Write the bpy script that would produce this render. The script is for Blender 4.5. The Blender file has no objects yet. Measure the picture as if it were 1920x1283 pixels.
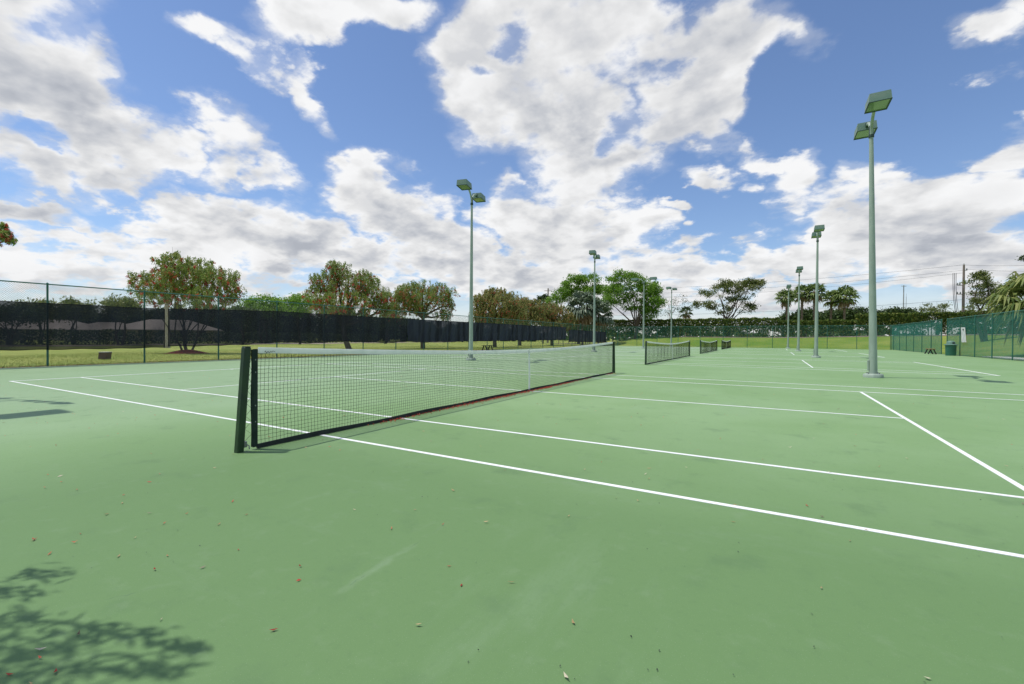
import bpy, math, random
import numpy as np
R_ = math.radians
rng = np.random.default_rng(7)
random.seed(7)
scene = bpy.context.scene
COL = scene.collection

# ------------------------------------------------------------------ camera
F_ = np.array([-0.51273937, 0.85849064, -0.00959985])
R3 = np.array([0.85847901, 0.51280623, 0.00659965])
U3 = np.array([-0.0105886, 0.00485737, 0.99993214])
CAM = np.array([4.651, -9.1259, 1.1862])
cd = bpy.data.cameras.new("camera")
cd.sensor_width = 36.0
cd.lens = 860.4 / 1920 * 36
cd.shift_x = 26.5 / 1920
cd.clip_start = 0.05
cd.clip_end = 5000
cam = bpy.data.objects.new("camera", cd)
COL.objects.link(cam)
from mathutils import Matrix, Vector
cam.matrix_world = Matrix(((R3[0], U3[0], -F_[0], CAM[0]), (R3[1], U3[1], -F_[1], CAM[1]), (R3[2], U3[2], -F_[2], CAM[2]), (0, 0, 0, 1)))
scene.camera = cam

def vp(px, py, w):
    """survey helper: world point seen in direction (px, py) at distance w metres in front of the camera station"""
    return CAM + w * (F_ + R3 * (px - 933.5) / 860.4 - U3 * (py - 641.5) / 860.4)

# ------------------------------------------------------------------ sky, sun, exposure
SUNV = np.array([-0.36, -0.165, 1.0]); SUNV /= np.linalg.norm(SUNV)
SUN_EL = math.asin(SUNV[2]); SUN_AZ = math.atan2(SUNV[0], SUNV[1])
world = bpy.data.worlds.new("World"); scene.world = world; world.use_nodes = True
nt = world.node_tree; nt.nodes.clear()
SKY_STRENGTH = 0.10
SKY_TINT = (1.20, 1.27, 1.42, 1)
CLOUD_RAD = 8.8
def wn(t, **k):
    n = nt.nodes.new(t)
    for a, b in k.items(): setattr(n, a, b)
    return n
def lk(a, b): nt.links.new(a, b)
def mth(op, a, b=None, c=None, clamp=False):
    n = wn('ShaderNodeMath', operation=op); n.use_clamp = clamp
    for i, v in enumerate((a, b, c)):
        if v is None: continue
        if isinstance(v, (int, float)): n.inputs[i].default_value = v
        else: lk(v, n.inputs[i])
    return n.outputs[0]
def mrange(v, a, b, c=0.0, d=1.0):
    n = wn('ShaderNodeMapRange', interpolation_type='SMOOTHSTEP')
    lk(v, n.inputs[0]); n.inputs[1].default_value = a; n.inputs[2].default_value = b
    n.inputs[3].default_value = c; n.inputs[4].default_value = d
    return n.outputs[0]
def vmath(op, a, b=None):
    n = wn('ShaderNodeVectorMath', operation=op)
    lk(a, n.inputs[0])
    if b is not None:
        if isinstance(b, tuple): n.inputs[1].default_value = b
        else: lk(b, n.inputs[1])
    return n
BL= [(-1.31, 0.384, 0.121, 0.099, 0.792, 1.1, 0.9), (-1.33, 0.445, 0.085, 0.052, -2.48, 0.9, 0.2), (-1.277, 0.313, 0.091, 0.064, 3.079, 1, 0.9), (-1.223, 0.42, 0.05, 0.037, -2.17, 0.5, 0), (-1.331, 0.268, 0.072, 0.059, 1.048, 0.8, 0.5), (-1.213, 0.318, 0.087, 0.052, 2.895, 0.9, 0.3), (-1.15, 0.311, 0.053, 0.035, -3.111, 0.6, 0.1), (-1.068, 0.345, 0.076, 0.056, 0.992, 0.8, 0.15), (-0.996, 0.307, 0.074, 0.035, 2.648, 0.7, 0.1), (-1.313, 0.242, 0.074, 0.04, 2.762, 0.8, 0.3), (-1.331, 0.175, 0.068, 0.032, 3.101, 0.9, 0.6), (-1.277, 0.172, 0.069, 0.03, 3.036, 0.8, 0.5), (-1.251, 0.248, 0.032, 0.025, 2.974, 0.4, 0.1), (-1.15, 0.223, 0.068, 0.046, 3.049, 1, 0.3), (-1.059, 0.198, 0.111, 0.059, 2.876, 1, 0.7), (-0.948, 0.18, 0.115, 0.063, 2.964, 1, 0.6), (-1.15, 0.155, 0.116, 0.046, -3.116, 0.9, 0.4), (-1.244, 0.13, 0.102, 0.026, -3.016, 0.7, 0.2), (-1.331, 0.112, 0.063, 0.032, -3.121, 0.7, 0.3), (-1.06, 0.507, 0.056, 0.028, -2.695, 0.6, 0), (-1.024, 0.493, 0.043, 0.025, 3.116, 0.4, 0), (-0.949, 0.471, 0.066, 0.028, 2.516, 0.5, 0), (-0.91, 0.578, 0.134, 0.04, -2.853, 0.9, 0.2), (-0.784, 0.601, 0.098, 0.038, -3.001, 0.8, 0.2), (-0.969, 0.577, 0.059, 0.028, -2.865, 0.5, 0), (-0.604, 0.567, 0.094, 0.077, 1.003, 1, 0.3), (-0.477, 0.535, 0.195, 0.144, 3.082, 1.3, 0.5), (-0.398, 0.581, 0.215, 0.087, 3.068, 1.1, 0.6), (-0.581, 0.473, 0.11, 0.095, 2.687, 1, 0.3), (-0.373, 0.413, 0.169, 0.123, 2.861, 1.2, 0.9), (-0.295, 0.36, 0.131, 0.068, 3.034, 0.9, 1), (-0.17, 0.457, 0.124, 0.092, 2.785, 1.1, 0.4), (-0.084, 0.516, 0.128, 0.071, 3.026, 1, 0.4), (0.013, 0.501, 0.072, 0.049, 2.627, 0.7, 0.3), (-0.265, 0.584, 0.129, 0.046, 2.999, 0.8, 0.3), (-0.101, 0.384, 0.059, 0.043, 2.769, 0.6, 0.1), (-0.171, 0.499, 0.113, 0.073, 2.864, 1.2, 0.4), (-0.083, 0.442, 0.07, 0.055, 2.534, 1.0, 0.2), (-0.385, 0.496, 0.136, 0.079, 3.047, 1.2, 0.3), (-0.339, 0.312, 0.122, 0.041, 3.081, 0.7, 0.5), (-0.105, 0.306, 0.043, 0.024, 2.958, 0.5, 0.1), (-0.858, 0.34, 0.057, 0.048, 1.878, 0.7, 0.1), (-0.805, 0.295, 0.103, 0.075, 2.712, 0.95, 0.3), (-0.739, 0.236, 0.129, 0.089, 2.542, 1, 0.6), (-0.659, 0.185, 0.124, 0.068, 2.67, 1, 0.6), (-0.804, 0.157, 0.173, 0.044, -3.09, 0.9, 0.5), (-0.545, 0.317, 0.046, 0.031, -3.133, 0.5, 0.1), (-0.498, 0.253, 0.114, 0.077, 2.688, 0.95, 0.3), (-0.372, 0.219, 0.159, 0.086, 2.778, 1, 0.5), (-0.261, 0.225, 0.066, 0.062, 2.449, 0.7, 0.2), (-0.198, 0.147, 0.094, 0.053, 2.89, 0.9, 0.4), (-0.462, 0.142, 0.184, 0.057, 3.136, 0.8, 0.5), (-0.118, 0.143, 0.107, 0.041, 3.074, 0.7, 0.4), (-0.178, 0.242, 0.039, 0.018, 3.035, 0.6, 0), (-0.019, 0.317, 0.064, 0.03, 2.76, 0.7, 0.2), (0.033, 0.264, 0.066, 0.055, 2.039, 0.85, 0.3), (-0.049, 0.266, 0.028, 0.019, 2.892, 0.3, 0), (-0.025, 0.157, 0.053, 0.034, 2.998, 0.6, 0.2), (0.05, 0.131, 0.097, 0.047, 3.035, 0.8, 0.4), (0.146, 0.253, 0.046, 0.038, 2.294, 0.7, 0.2), (0.154, 0.192, 0.084, 0.059, 2.841, 1, 0.5), (0.248, 0.193, 0.086, 0.056, -3.138, 1.05, 0.5), (0.286, 0.268, 0.053, 0.046, 1.751, 1, 0.5), (0.306, 0.326, 0.035, 0.013, 1.637, 0.5, 0.1), (0.237, 0.139, 0.132, 0.048, 2.996, 1, 0.8), (0.089, 0.192, 0.055, 0.045, 1.867, 0.6, 0.3), (0.199, 0.226, 0.039, 0.024, 2.834, 0.5, 0), (0.262, 0.436, 0.051, 0.032, 2.476, 0.8, 0.1), (0.299, 0.446, 0.043, 0.026, 2.395, 0.7, 0.1), (0.25, 0.081, 0.145, 0.032, 3.066, 0.7, 0.6), (-0.293, 0.084, 0.325, 0.039, 3.128, 0.6, 0.5), (-1.173, 0.102, 0.242, 0.028, -3.06, 0.6, 0.3), (-0.888, 0.088, 0.205, 0.032, -3.102, 0.6, 0.4), (0.001, 0.076, 0.171, 0.03, 3.103, 0.5, 0.5), (-1.068, 0.09, 0.13, 0.03, -3.079, 0.5, 0.4)]
HL= [(-0.307, 0.411, 0.042, 0.032, 2.937), (-0.202, 0.516, 0.031, 0.02, 2.886), (-0.546, 0.539, 0.035, 0.017, -3.133), (-0.003, 0.463, 0.047, 0.036, 2.442), (-0.489, 0.584, 0.035, 0.024, 3.098), (-1.325, 0.288, 0.024, 0.013, -2.756)]

sky = wn('ShaderNodeTexSky', sky_type='NISHITA'); sky.sun_disc = False
sky.sun_elevation = SUN_EL; sky.sun_rotation = SUN_AZ
sky.altitude = 0; sky.air_density = 1.0; sky.dust_density = 0.4; sky.ozone_density = 2.2
tc = wn('ShaderNodeTexCoord')
sx = wn('ShaderNodeSeparateXYZ'); lk(tc.outputs['Generated'], sx.inputs[0])
az = mth('ARCTAN2', sx.outputs[0], sx.outputs[1])
el = mth('ARCSINE', sx.outputs[2])
elc = mth('MAXIMUM', el, 0.0)
# turbulence coordinates: puffs get smaller toward the horizon
k = mth('DIVIDE', 1.0, mth('ADD', elc, 0.38))
sc = wn('ShaderNodeVectorMath', operation='SCALE'); lk(tc.outputs['Generated'], sc.inputs[0]); lk(k, sc.inputs['Scale'])
base = vmath('MULTIPLY', sc.outputs[0], (1.0, 1.0, 1.25)).outputs[0]
def noise(vec, scale, detail=7, rough=0.56, dist=0.0, off=None):
    n = wn('ShaderNodeTexNoise'); n.inputs['Scale'].default_value = scale; n.inputs['Detail'].default_value = detail
    n.inputs['Roughness'].default_value = rough; n.inputs['Distortion'].default_value = dist
    if off is not None: vec = vmath('ADD', vec, off).outputs[0]
    lk(vec, n.inputs['Vector']); return n
# warp of the layout so outlines are not elliptical
ae = wn('ShaderNodeCombineXYZ'); lk(az, ae.inputs[0]); lk(el, ae.inputs[1])
wnz = noise(base, 3.6, 8, 0.56, off=(3.1, 1.7, 0.4))
wv = vmath('MULTIPLY', vmath('SUBTRACT', wnz.outputs['Color'], (0.5, 0.5, 0.5)).outputs[0], (0.30, 0.22, 0.0)).outputs[0]
aew = vmath('ADD', ae.outputs[0], wv).outputs[0]
def ell(c0, c1, r0, r1, rot, src):
    m = wn('ShaderNodeMapping', vector_type='TEXTURE')
    m.inputs['Location'].default_value = (c0, c1, 0); m.inputs['Rotation'].default_value = (0, 0, rot)
    m.inputs['Scale'].default_value = (r0, r1, 1); lk(src, m.inputs[0])
    return vmath('LENGTH', m.outputs[0]).outputs['Value']
fld = None; gry = None
for (a, b, r0, r1, rot, w_, g_) in BL:
    src = aew
    if fld is not None:      # chained so the shader evaluates one blob after another
        ch = wn('ShaderNodeVectorMath', operation='MULTIPLY_ADD'); lk(fld, ch.inputs[0]); ch.inputs[1].default_value = (1e-7, 1e-7, 0); lk(aew, ch.inputs[2]); src = ch.outputs[0]
    L = ell(a, b, r0, r1, rot, src)
    v = mrange(L, 0.25, 1.7, 0.12 + 0.85 * w_, -1.15)
    if fld is None: fld = v
    else:
        n = wn('ShaderNodeMath', operation='SMOOTH_MAX'); lk(fld, n.inputs[0]); lk(v, n.inputs[1]); n.inputs[2].default_value = 0.12; fld = n.outputs[0]
    if g_ > 0.35:
        gv = mth('MULTIPLY_ADD', L, -g_ * 0.9, g_)
        gry = gv if gry is None else mth('MAXIMUM', gry, gv)
for (a, b, r0, r1, rot) in HL:
    ch = wn('ShaderNodeVectorMath', operation='MULTIPLY_ADD'); lk(fld, ch.inputs[0]); ch.inputs[1].default_value = (1e-7, 1e-7, 0); lk(aew, ch.inputs[2])
    L = ell(a, b, r0, r1, rot, ch.outputs[0])
    v = mrange(L, 0.0, 1.9, 1.15, 0.0)
    fld = mth('SUBTRACT', fld, v)
# the part of the sky away from the surveyed clouds: a generic broken field
gen = mth('MULTIPLY_ADD', noise(base, 2.6, 3, 0.5, off=(9., 2., 5.)).outputs[0], 6.0, -3.2)
daz = mth('ABSOLUTE', mth('ADD', az, 0.45))
behind = mth('MAXIMUM', mrange(daz, 0.95, 1.25), mrange(el, 0.66, 0.85))
fld = mth('MAXIMUM', fld, mth('SUBTRACT', gen, mth('MULTIPLY', mth('SUBTRACT', 1.0, behind), 9.0)))
low = mrange(el, 0.125, 0.03)
fld = mth('MAXIMUM', fld, mth('MULTIPLY_ADD', low, 1.15, -1.1))
fldc = mth('MINIMUM', fld, 0.9)
n1 = noise(base, 5.0, 10, 0.60, 0.1)
n2 = noise(base, 2.4, 4, 0.5, off=(1., 5., 2.))
nb = noise(base, 7.0, 5, 0.52, off=(7., 3., 1.))
bil = mth('ABSOLUTE', mth('ADD', nb.outputs[0], -0.5))
turb = mth('ADD', mth('MULTIPLY_ADD', n1.outputs[0], 1.7, -0.85), mth('MULTIPLY_ADD', n2.outputs[0], 1.5, -0.75))
turb = mth('ADD', turb, mth('MULTIPLY_ADD', bil, -3.4, 0.26))
dens = mth('ADD', fldc, turb)
dens = mth('ADD', dens, mrange(el, 0.34, 0.12, 0.0, 0.13))
alpha = mrange(dens, -0.20, 0.68)
thin = mrange(dens, -0.8, 0.2, 0.0, 0.26)
alpha = mth('MAXIMUM', alpha, mth('MULTIPLY', low, 0.45))
alpha = mth('MAXIMUM', alpha, mth('MULTIPLY', thin, mrange(fld, -0.7, 0.1)))
# relief: compare with the density a little nearer the sun
n1b = noise(base, 5.5, 5, 0.50, 0.1, off=(-0.02, -0.007, 0.055))
n1a = noise(base, 5.5, 5, 0.50, 0.1)
rel = mth('MULTIPLY', mth('SUBTRACT', n1a.outputs[0], n1b.outputs[0]), 1.35)
nb2 = noise(base, 7.0, 3, 0.5, off=(6.98, 2.993, 1.05))
bil2 = mth('ABSOLUTE', mth('ADD', nb2.outputs[0], -0.5))
rel = mth('ADD', rel, mth('MULTIPLY', mth('SUBTRACT', bil2, bil), 0.55))
rel = mth('MAXIMUM', mth('MINIMUM', rel, 0.10), -0.18)
thick = mrange(dens, 0.2, 1.3)
n3 = noise(base, 1.9, 4, 0.48, 0.0, off=(4., 4., 1.))
body = mth('MULTIPLY', thick, mrange(n3.outputs[0], 0.40, 0.66, 0.0, 0.28))
body = mth('ADD', body, mth('MULTIPLY', mrange(dens, 0.2, 1.1), mth('MULTIPLY', mrange(gry, -0.1, 0.8), mrange(n3.outputs[0], 0.30, 0.62, 0.35, 0.75))))
lum = mth('ADD', mth('MULTIPLY_ADD', body, -0.34, 1.0), rel)
lum = mth('MULTIPLY', lum, mth('MULTIPLY_ADD', low, -0.14, 1.0))
lum = mth('MAXIMUM', mth('MINIMUM', lum, 1.08), 0.55)
cr = wn('ShaderNodeMix', data_type='RGBA'); lk(mrange(lum, 0.4, 0.95), cr.inputs[0])
cr.inputs[6].default_value = (0.88, 0.945, 1.08, 1); cr.inputs[7].default_value = (0.985, 0.99, 1.0, 1)
cl = wn('ShaderNodeMix', data_type='RGBA', blend_type='MULTIPLY'); cl.inputs[0].default_value = 1.0
lk(cr.outputs[2], cl.inputs[6])
lc = wn('ShaderNodeCombineColor'); lumS = mth('MULTIPLY', lum, CLOUD_RAD)
for i in range(3): lk(lumS, lc.inputs[i])
lk(lc.outputs[0], cl.inputs[7])
tint = wn('ShaderNodeMix', data_type='RGBA', blend_type='MULTIPLY'); tint.inputs[0].default_value = 1.0
lk(sky.outputs[0], tint.inputs[6]); tint.inputs[7].default_value = SKY_TINT
mx = wn('ShaderNodeMix', data_type='RGBA'); lk(alpha, mx.inputs[0]); lk(tint.outputs[2], mx.inputs[6]); lk(cl.outputs[2], mx.inputs[7])
bg = wn('ShaderNodeBackground'); bg.inputs[1].default_value = SKY_STRENGTH; lk(mx.outputs[2], bg.inputs[0])
wo = wn('ShaderNodeOutputWorld'); lk(bg.outputs[0], wo.inputs[0])
world.cycles.sampling_method = 'MANUAL'; world.cycles.sample_map_resolution = 512

sd = bpy.data.lights.new("sun", 'SUN'); sd.energy = 3.6; sd.angle = R_(0.53); sd.color = (1.0, 0.96, 0.89)
sun = bpy.data.objects.new("sun", sd); COL.objects.link(sun)
sun.rotation_euler = Vector(SUNV).to_track_quat('Z', 'Y').to_euler()
scene.view_settings.view_transform = 'Standard'; scene.view_settings.look = 'None'
scene.view_settings.exposure = 0.0; scene.view_settings.gamma = 1.0; scene.view_settings.use_curve_mapping = False
scene.cycles.max_bounces = 8; scene.cycles.transparent_max_bounces = 24
# ------------------------------------------------------------------ helpers
def mat(name, color, rough=0.7, spec=0.3, color2=None, scale=3.0, amt=(0.35, 0.65), bump=0.0, bscale=40.0, metal=0.0, detail=5, stretch=None):
    m = bpy.data.materials.new(name); m.use_nodes = True
    t = m.node_tree; b = t.nodes['Principled BSDF']
    b.inputs['Roughness'].default_value = rough; b.inputs['Specular IOR Level'].default_value = spec; b.inputs['Metallic'].default_value = metal
    c4 = tuple(color) + (1,)
    b.inputs['Base Color'].default_value = c4
    tcn = t.nodes.new('ShaderNodeTexCoord'); vec = tcn.outputs['Object']
    if stretch:
        mp = t.nodes.new('ShaderNodeMapping'); mp.inputs['Scale'].default_value = stretch; t.links.new(vec, mp.inputs[0]); vec = mp.outputs[0]
    if color2 is None: color2 = tuple(c * 0.78 for c in color)
    n = t.nodes.new('ShaderNodeTexNoise'); n.inputs['Scale'].default_value = scale; n.inputs['Detail'].default_value = detail
    t.links.new(vec, n.inputs['Vector'])
    mr = t.nodes.new('ShaderNodeMapRange'); mr.inputs[1].default_value = amt[0]; mr.inputs[2].default_value = amt[1]
    t.links.new(n.outputs[0], mr.inputs[0])
    mx_ = t.nodes.new('ShaderNodeMix'); mx_.data_type = 'RGBA'; t.links.new(mr.outputs[0], mx_.inputs[0])
    mx_.inputs[6].default_value = c4; mx_.inputs[7].default_value = tuple(color2) + (1,)
    t.links.new(mx_.outputs[2], b.inputs['Base Color'])
    if bump > 0:
        n2_ = t.nodes.new('ShaderNodeTexNoise'); n2_.inputs['Scale'].default_value = bscale; n2_.inputs['Detail'].default_value = 4
        t.links.new(vec, n2_.inputs['Vector'])
        bp = t.nodes.new('ShaderNodeBump'); bp.inputs['Strength'].default_value = bump; bp.inputs['Distance'].default_value = 0.02
        t.links.new(n2_.outputs[0], bp.inputs['Height']); t.links.new(bp.outputs[0], b.inputs['Normal'])
    return m

def leafmat(name, stops, transl=0.35, rough=0.55):
    """stops: list of (pos, rgb) picked by random per leaf"""
    m = bpy.data.materials.new(name); m.use_nodes = True; t = m.node_tree; t.nodes.clear()
    g = t.nodes.new('ShaderNodeNewGeometry'); r = t.nodes.new('ShaderNodeValToRGB')
    els = r.color_ramp.elements
    els[0].position = stops[0][0]; els[0].color = tuple(stops[0][1]) + (1,)
    els[1].position = stops[-1][0]; els[1].color = tuple(stops[-1][1]) + (1,)
    for p, c in stops[1:-1]:
        e = els.new(p); e.color = tuple(c) + (1,)
    t.links.new(g.outputs['Random Per Island'], r.inputs[0])
    b = t.nodes.new('ShaderNodeBsdfPrincipled'); b.inputs['Roughness'].default_value = rough; b.inputs['Specular IOR Level'].default_value = 0.3
    tr = t.nodes.new('ShaderNodeBsdfTranslucent'); mxs = t.nodes.new('ShaderNodeMixShader'); mxs.inputs[0].default_value = transl
    t.links.new(r.outputs[0], b.inputs['Base Color']); t.links.new(r.outputs[0], tr.inputs[0])
    t.links.new(b.outputs[0], mxs.inputs[1]); t.links.new(tr.outputs[0], mxs.inputs[2])
    o = t.nodes.new('ShaderNodeOutputMaterial'); t.links.new(mxs.outputs[0], o.inputs[0])
    return m

def link_mesh(name, V, Fc, m, parent=None, smooth=False):
    """V (n,3); Fc: list of integer arrays (k,4) and/or (k,3)"""
    V = np.asarray(V, np.float32).reshape(-1, 3)
    if isinstance(Fc, np.ndarray): Fc = [Fc]
    loops = []; starts = []; s = 0
    for A in Fc:
        A = np.asarray(A, np.int32)
        if A.size == 0: continue
        loops.append(A.ravel()); kk = A.shape[1]
        starts.append(s + np.arange(len(A)) * kk); s += A.size
    me = bpy.data.meshes.new(name)
    me.vertices.add(len(V)); me.vertices.foreach_set('co', V.ravel())
    lo = np.concatenate(loops); st = np.concatenate(starts).astype(np.int32)
    me.loops.add(len(lo)); me.loops.foreach_set('vertex_index', lo)
    me.polygons.add(len(st)); me.polygons.foreach_set('loop_start', st)
    me.update(calc_edges=True); me.validate()
    me.polygons.foreach_set('use_smooth', np.full(len(me.polygons), bool(smooth)))
    if m is not None: me.materials.append(m)
    o = bpy.data.objects.new(name, me); COL.objects.link(o)
    if parent is not None: o.parent = parent
    return o

class MB:
    """collects shapes, links them as one mesh"""
    def __init__(s): s.v = []; s.q = []; s.t = []; s.n = 0
    def add(s, V, Q=None, T=None):
        V = np.asarray(V, float).reshape(-1, 3)
        if Q is not None and len(Q): s.q.append(np.asarray(Q) + s.n)
        if T is not None and len(T): s.t.append(np.asarray(T) + s.n)
        s.v.append(V); s.n += len(V)
    def box(s, x0, x1, y0, y1, z0, z1, M=None, bev=0.0):
        if bev > 0:
            # chamfer on the vertical edges and the top rim
            b = bev
            def ring(i, z): return [(x0+i+b, y0+i, z), (x1-i-b, y0+i, z), (x1-i, y0+i+b, z), (x1-i, y1-i-b, z), (x1-i-b, y1-i, z), (x0+i+b, y1-i, z), (x0+i, y1-i-b, z), (x0+i, y0+i+b, z)]
            V = np.array(ring(b*.6, z0) + ring(0, z0+b) + ring(0, z1-b) + ring(b*.6, z1), float)
            if M is not None: V = M(V)
            Q = []
            for r in range(3):
                for i in range(8):
                    j = (i+1) % 8; Q.append((r*8+i, r*8+j, r*8+8+j, r*8+8+i))
            Q += [(24, 25, 26, 31), (26, 27, 30, 31), (27, 28, 29, 30), (3, 2, 1, 0), (4, 3, 0, 7), (5, 4, 7, 6)]
            s.add(V, Q); return
        V = np.array([(x0,y0,z0),(x1,y0,z0),(x1,y1,z0),(x0,y1,z0),(x0,y0,z1),(x1,y0,z1),(x1,y1,z1),(x0,y1,z1)], float)
        if M is not None: V = M(V)
        s.add(V, [(3,2,1,0),(4,5,6,7),(0,1,5,4),(1,2,6,5),(2,3,7,6),(3,0,4,7)])
    def tube(s, pts, rad, k=8, caps=True):
        P = np.asarray(pts, float); n = len(P)
        r = np.full(n, rad) if np.isscalar(rad) else np.asarray(rad, float)
        T = np.gradient(P, axis=0); T /= np.linalg.norm(T, axis=1)[:, None] + 1e-9
        up = np.array([0, 0, 1.0]) if abs(T[0][2]) < 0.9 else np.array([1.0, 0, 0])
        V = []
        a = np.cross(T[0], up); a /= np.linalg.norm(a)
        for i in range(n):
            a = a - T[i] * (a @ T[i]); a /= np.linalg.norm(a) + 1e-9; b = np.cross(T[i], a)
            th = np.arange(k) * 2 * np.pi / k
            V.append(P[i] + r[i] * (np.cos(th)[:, None] * a + np.sin(th)[:, None] * b))
        V = np.concatenate(V); Q = []
        for i in range(n - 1):
            for j in range(k):
                j2 = (j + 1) % k; Q.append((i*k+j, i*k+j2, i*k+k+j2, i*k+k+j))
        Tt = []
        if caps:
            V = np.concatenate([V, [P[0], P[-1]]])
            for j in range(k):
                j2 = (j + 1) % k; Tt.append((n*k, j2, j)); Tt.append((n*k+1, (n-1)*k+j, (n-1)*k+j2))
        s.add(V, Q, Tt)
    def bars(s, A, B, r, k=3):
        """many straight thin rods at once"""
        A = np.asarray(A, float); B = np.asarray(B, float); n = len(A)
        T = B - A; T /= np.linalg.norm(T, axis=1)[:, None]
        up = np.where(np.abs(T[:, 2:3]) < 0.9, [[0, 0, 1.0]], [[1.0, 0, 0]])
        a = np.cross(T, up); a /= np.linalg.norm(a, axis=1)[:, None]; b = np.cross(T, a)
        V = np.zeros((n, 2*k, 3))
        for j in range(k):
            d = r * (math.cos(2*math.pi*j/k) * a + math.sin(2*math.pi*j/k) * b)
            V[:, j] = A + d; V[:, k+j] = B + d
        base_ = (np.arange(n) * 2 * k)[:, None]
        Q = np.concatenate([base_ + np.array([[j, (j+1) % k, k+(j+1) % k, k+j]]) for j in range(k)])
        s.add(V.reshape(-1, 3), Q)
    def lathe(s, prof, k=20, cx=0, cy=0):
        V = []; n = len(prof)
        th = np.arange(k) * 2 * np.pi / k
        for r, z in prof: V.append(np.stack([cx + r*np.cos(th), cy + r*np.sin(th), np.full(k, z)], 1))
        Q = []
        for i in range(n-1):
            for j in range(k):
                j2 = (j+1) % k; Q.append((i*k+j, i*k+j2, i*k+k+j2, i*k+k+j))
        s.add(np.concatenate(V), Q)
    def build(s, name, m, parent=None, smooth=False):
        Fc = []
        if s.q: Fc.append(np.concatenate(s.q))
        if s.t: Fc.append(np.concatenate(s.t))
        return link_mesh(name, np.concatenate(s.v), Fc, m, parent, smooth)

def tag(o, label=None, cat=None, group=None, kind=None):
    if label: o['label'] = label
    if cat: o['category'] = cat
    if group: o['group'] = group
    if kind: o['kind'] = kind
    return o
def empty(name, loc=(0, 0, 0), rz=0.0):
    o = bpy.data.objects.new(name, None); COL.objects.link(o); o.location = loc; o.rotation_euler = (0, 0, rz); o.empty_display_size = 0.3
    return o
def copy_tree(o, parent=None):
    c = o.copy(); COL.objects.link(c)
    if parent is not None: c.parent = parent
    for ch in list(o.children): copy_tree(ch, c)
    return c
def smooth_shade(o, angle=40):
    o.data.polygons.foreach_set('use_smooth', np.ones(len(o.data.polygons), bool))
    try: o.data.set_sharp_from_angle(angle=R_(angle))
    except Exception: pass
    return o

# ------------------------------------------------------------------ terrain
def sst(a, b, x):
    t = np.clip((x - a) / (b - a), 0, 1); return t * t * (3 - 2 * t)
def terrain(x, y):
    x = np.asarray(x, float); y = np.asarray(y, float)
    far = sst(65.0, 78.5, y) * (1.55 + 0.5 * sst(5, 30, x)) * sst(-26, -14, x)
    right = sst(18.6, 33.0, x) * (1.9)
    z = np.maximum(far, right)
    z = z + 0.06 * np.sin(x * .31 + y * .17) * np.cos(y * .23 - x * .11) * np.clip((np.abs(x) - 19) / 6 + np.clip((y - 66) / 6, 0, 1), 0, 1)
    left = -0.03 + 0.35 * sst(-40, -58, x) * 0
    return z + left
def axis(vals): return np.unique(np.round(np.concatenate(vals), 3))
gx = axis([np.linspace(-2500, -160, 14), np.linspace(-150, -20, 45), np.linspace(-18.7, 17.6, 13), np.linspace(18.4, 60, 60), np.linspace(64, 300, 20), np.linspace(320, 2500, 12)])
gy = axis([np.linspace(-2500, -60, 12), np.linspace(-50, 64, 50), np.linspace(64.6, 100, 50), np.linspace(105, 300, 20), np.linspace(320, 2500, 12)])
GX, GY = np.meshgrid(gx, gy, indexing='ij')
GV = np.stack([GX, GY, terrain(GX, GY)], -1).reshape(-1, 3)
nx, ny = len(gx), len(gy)
I, J = np.meshgrid(np.arange(nx-1), np.arange(ny-1), indexing='ij')
GQ = np.stack([I*ny+J, (I+1)*ny+J, (I+1)*ny+J+1, I*ny+J+1], -1).reshape(-1, 4)
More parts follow.
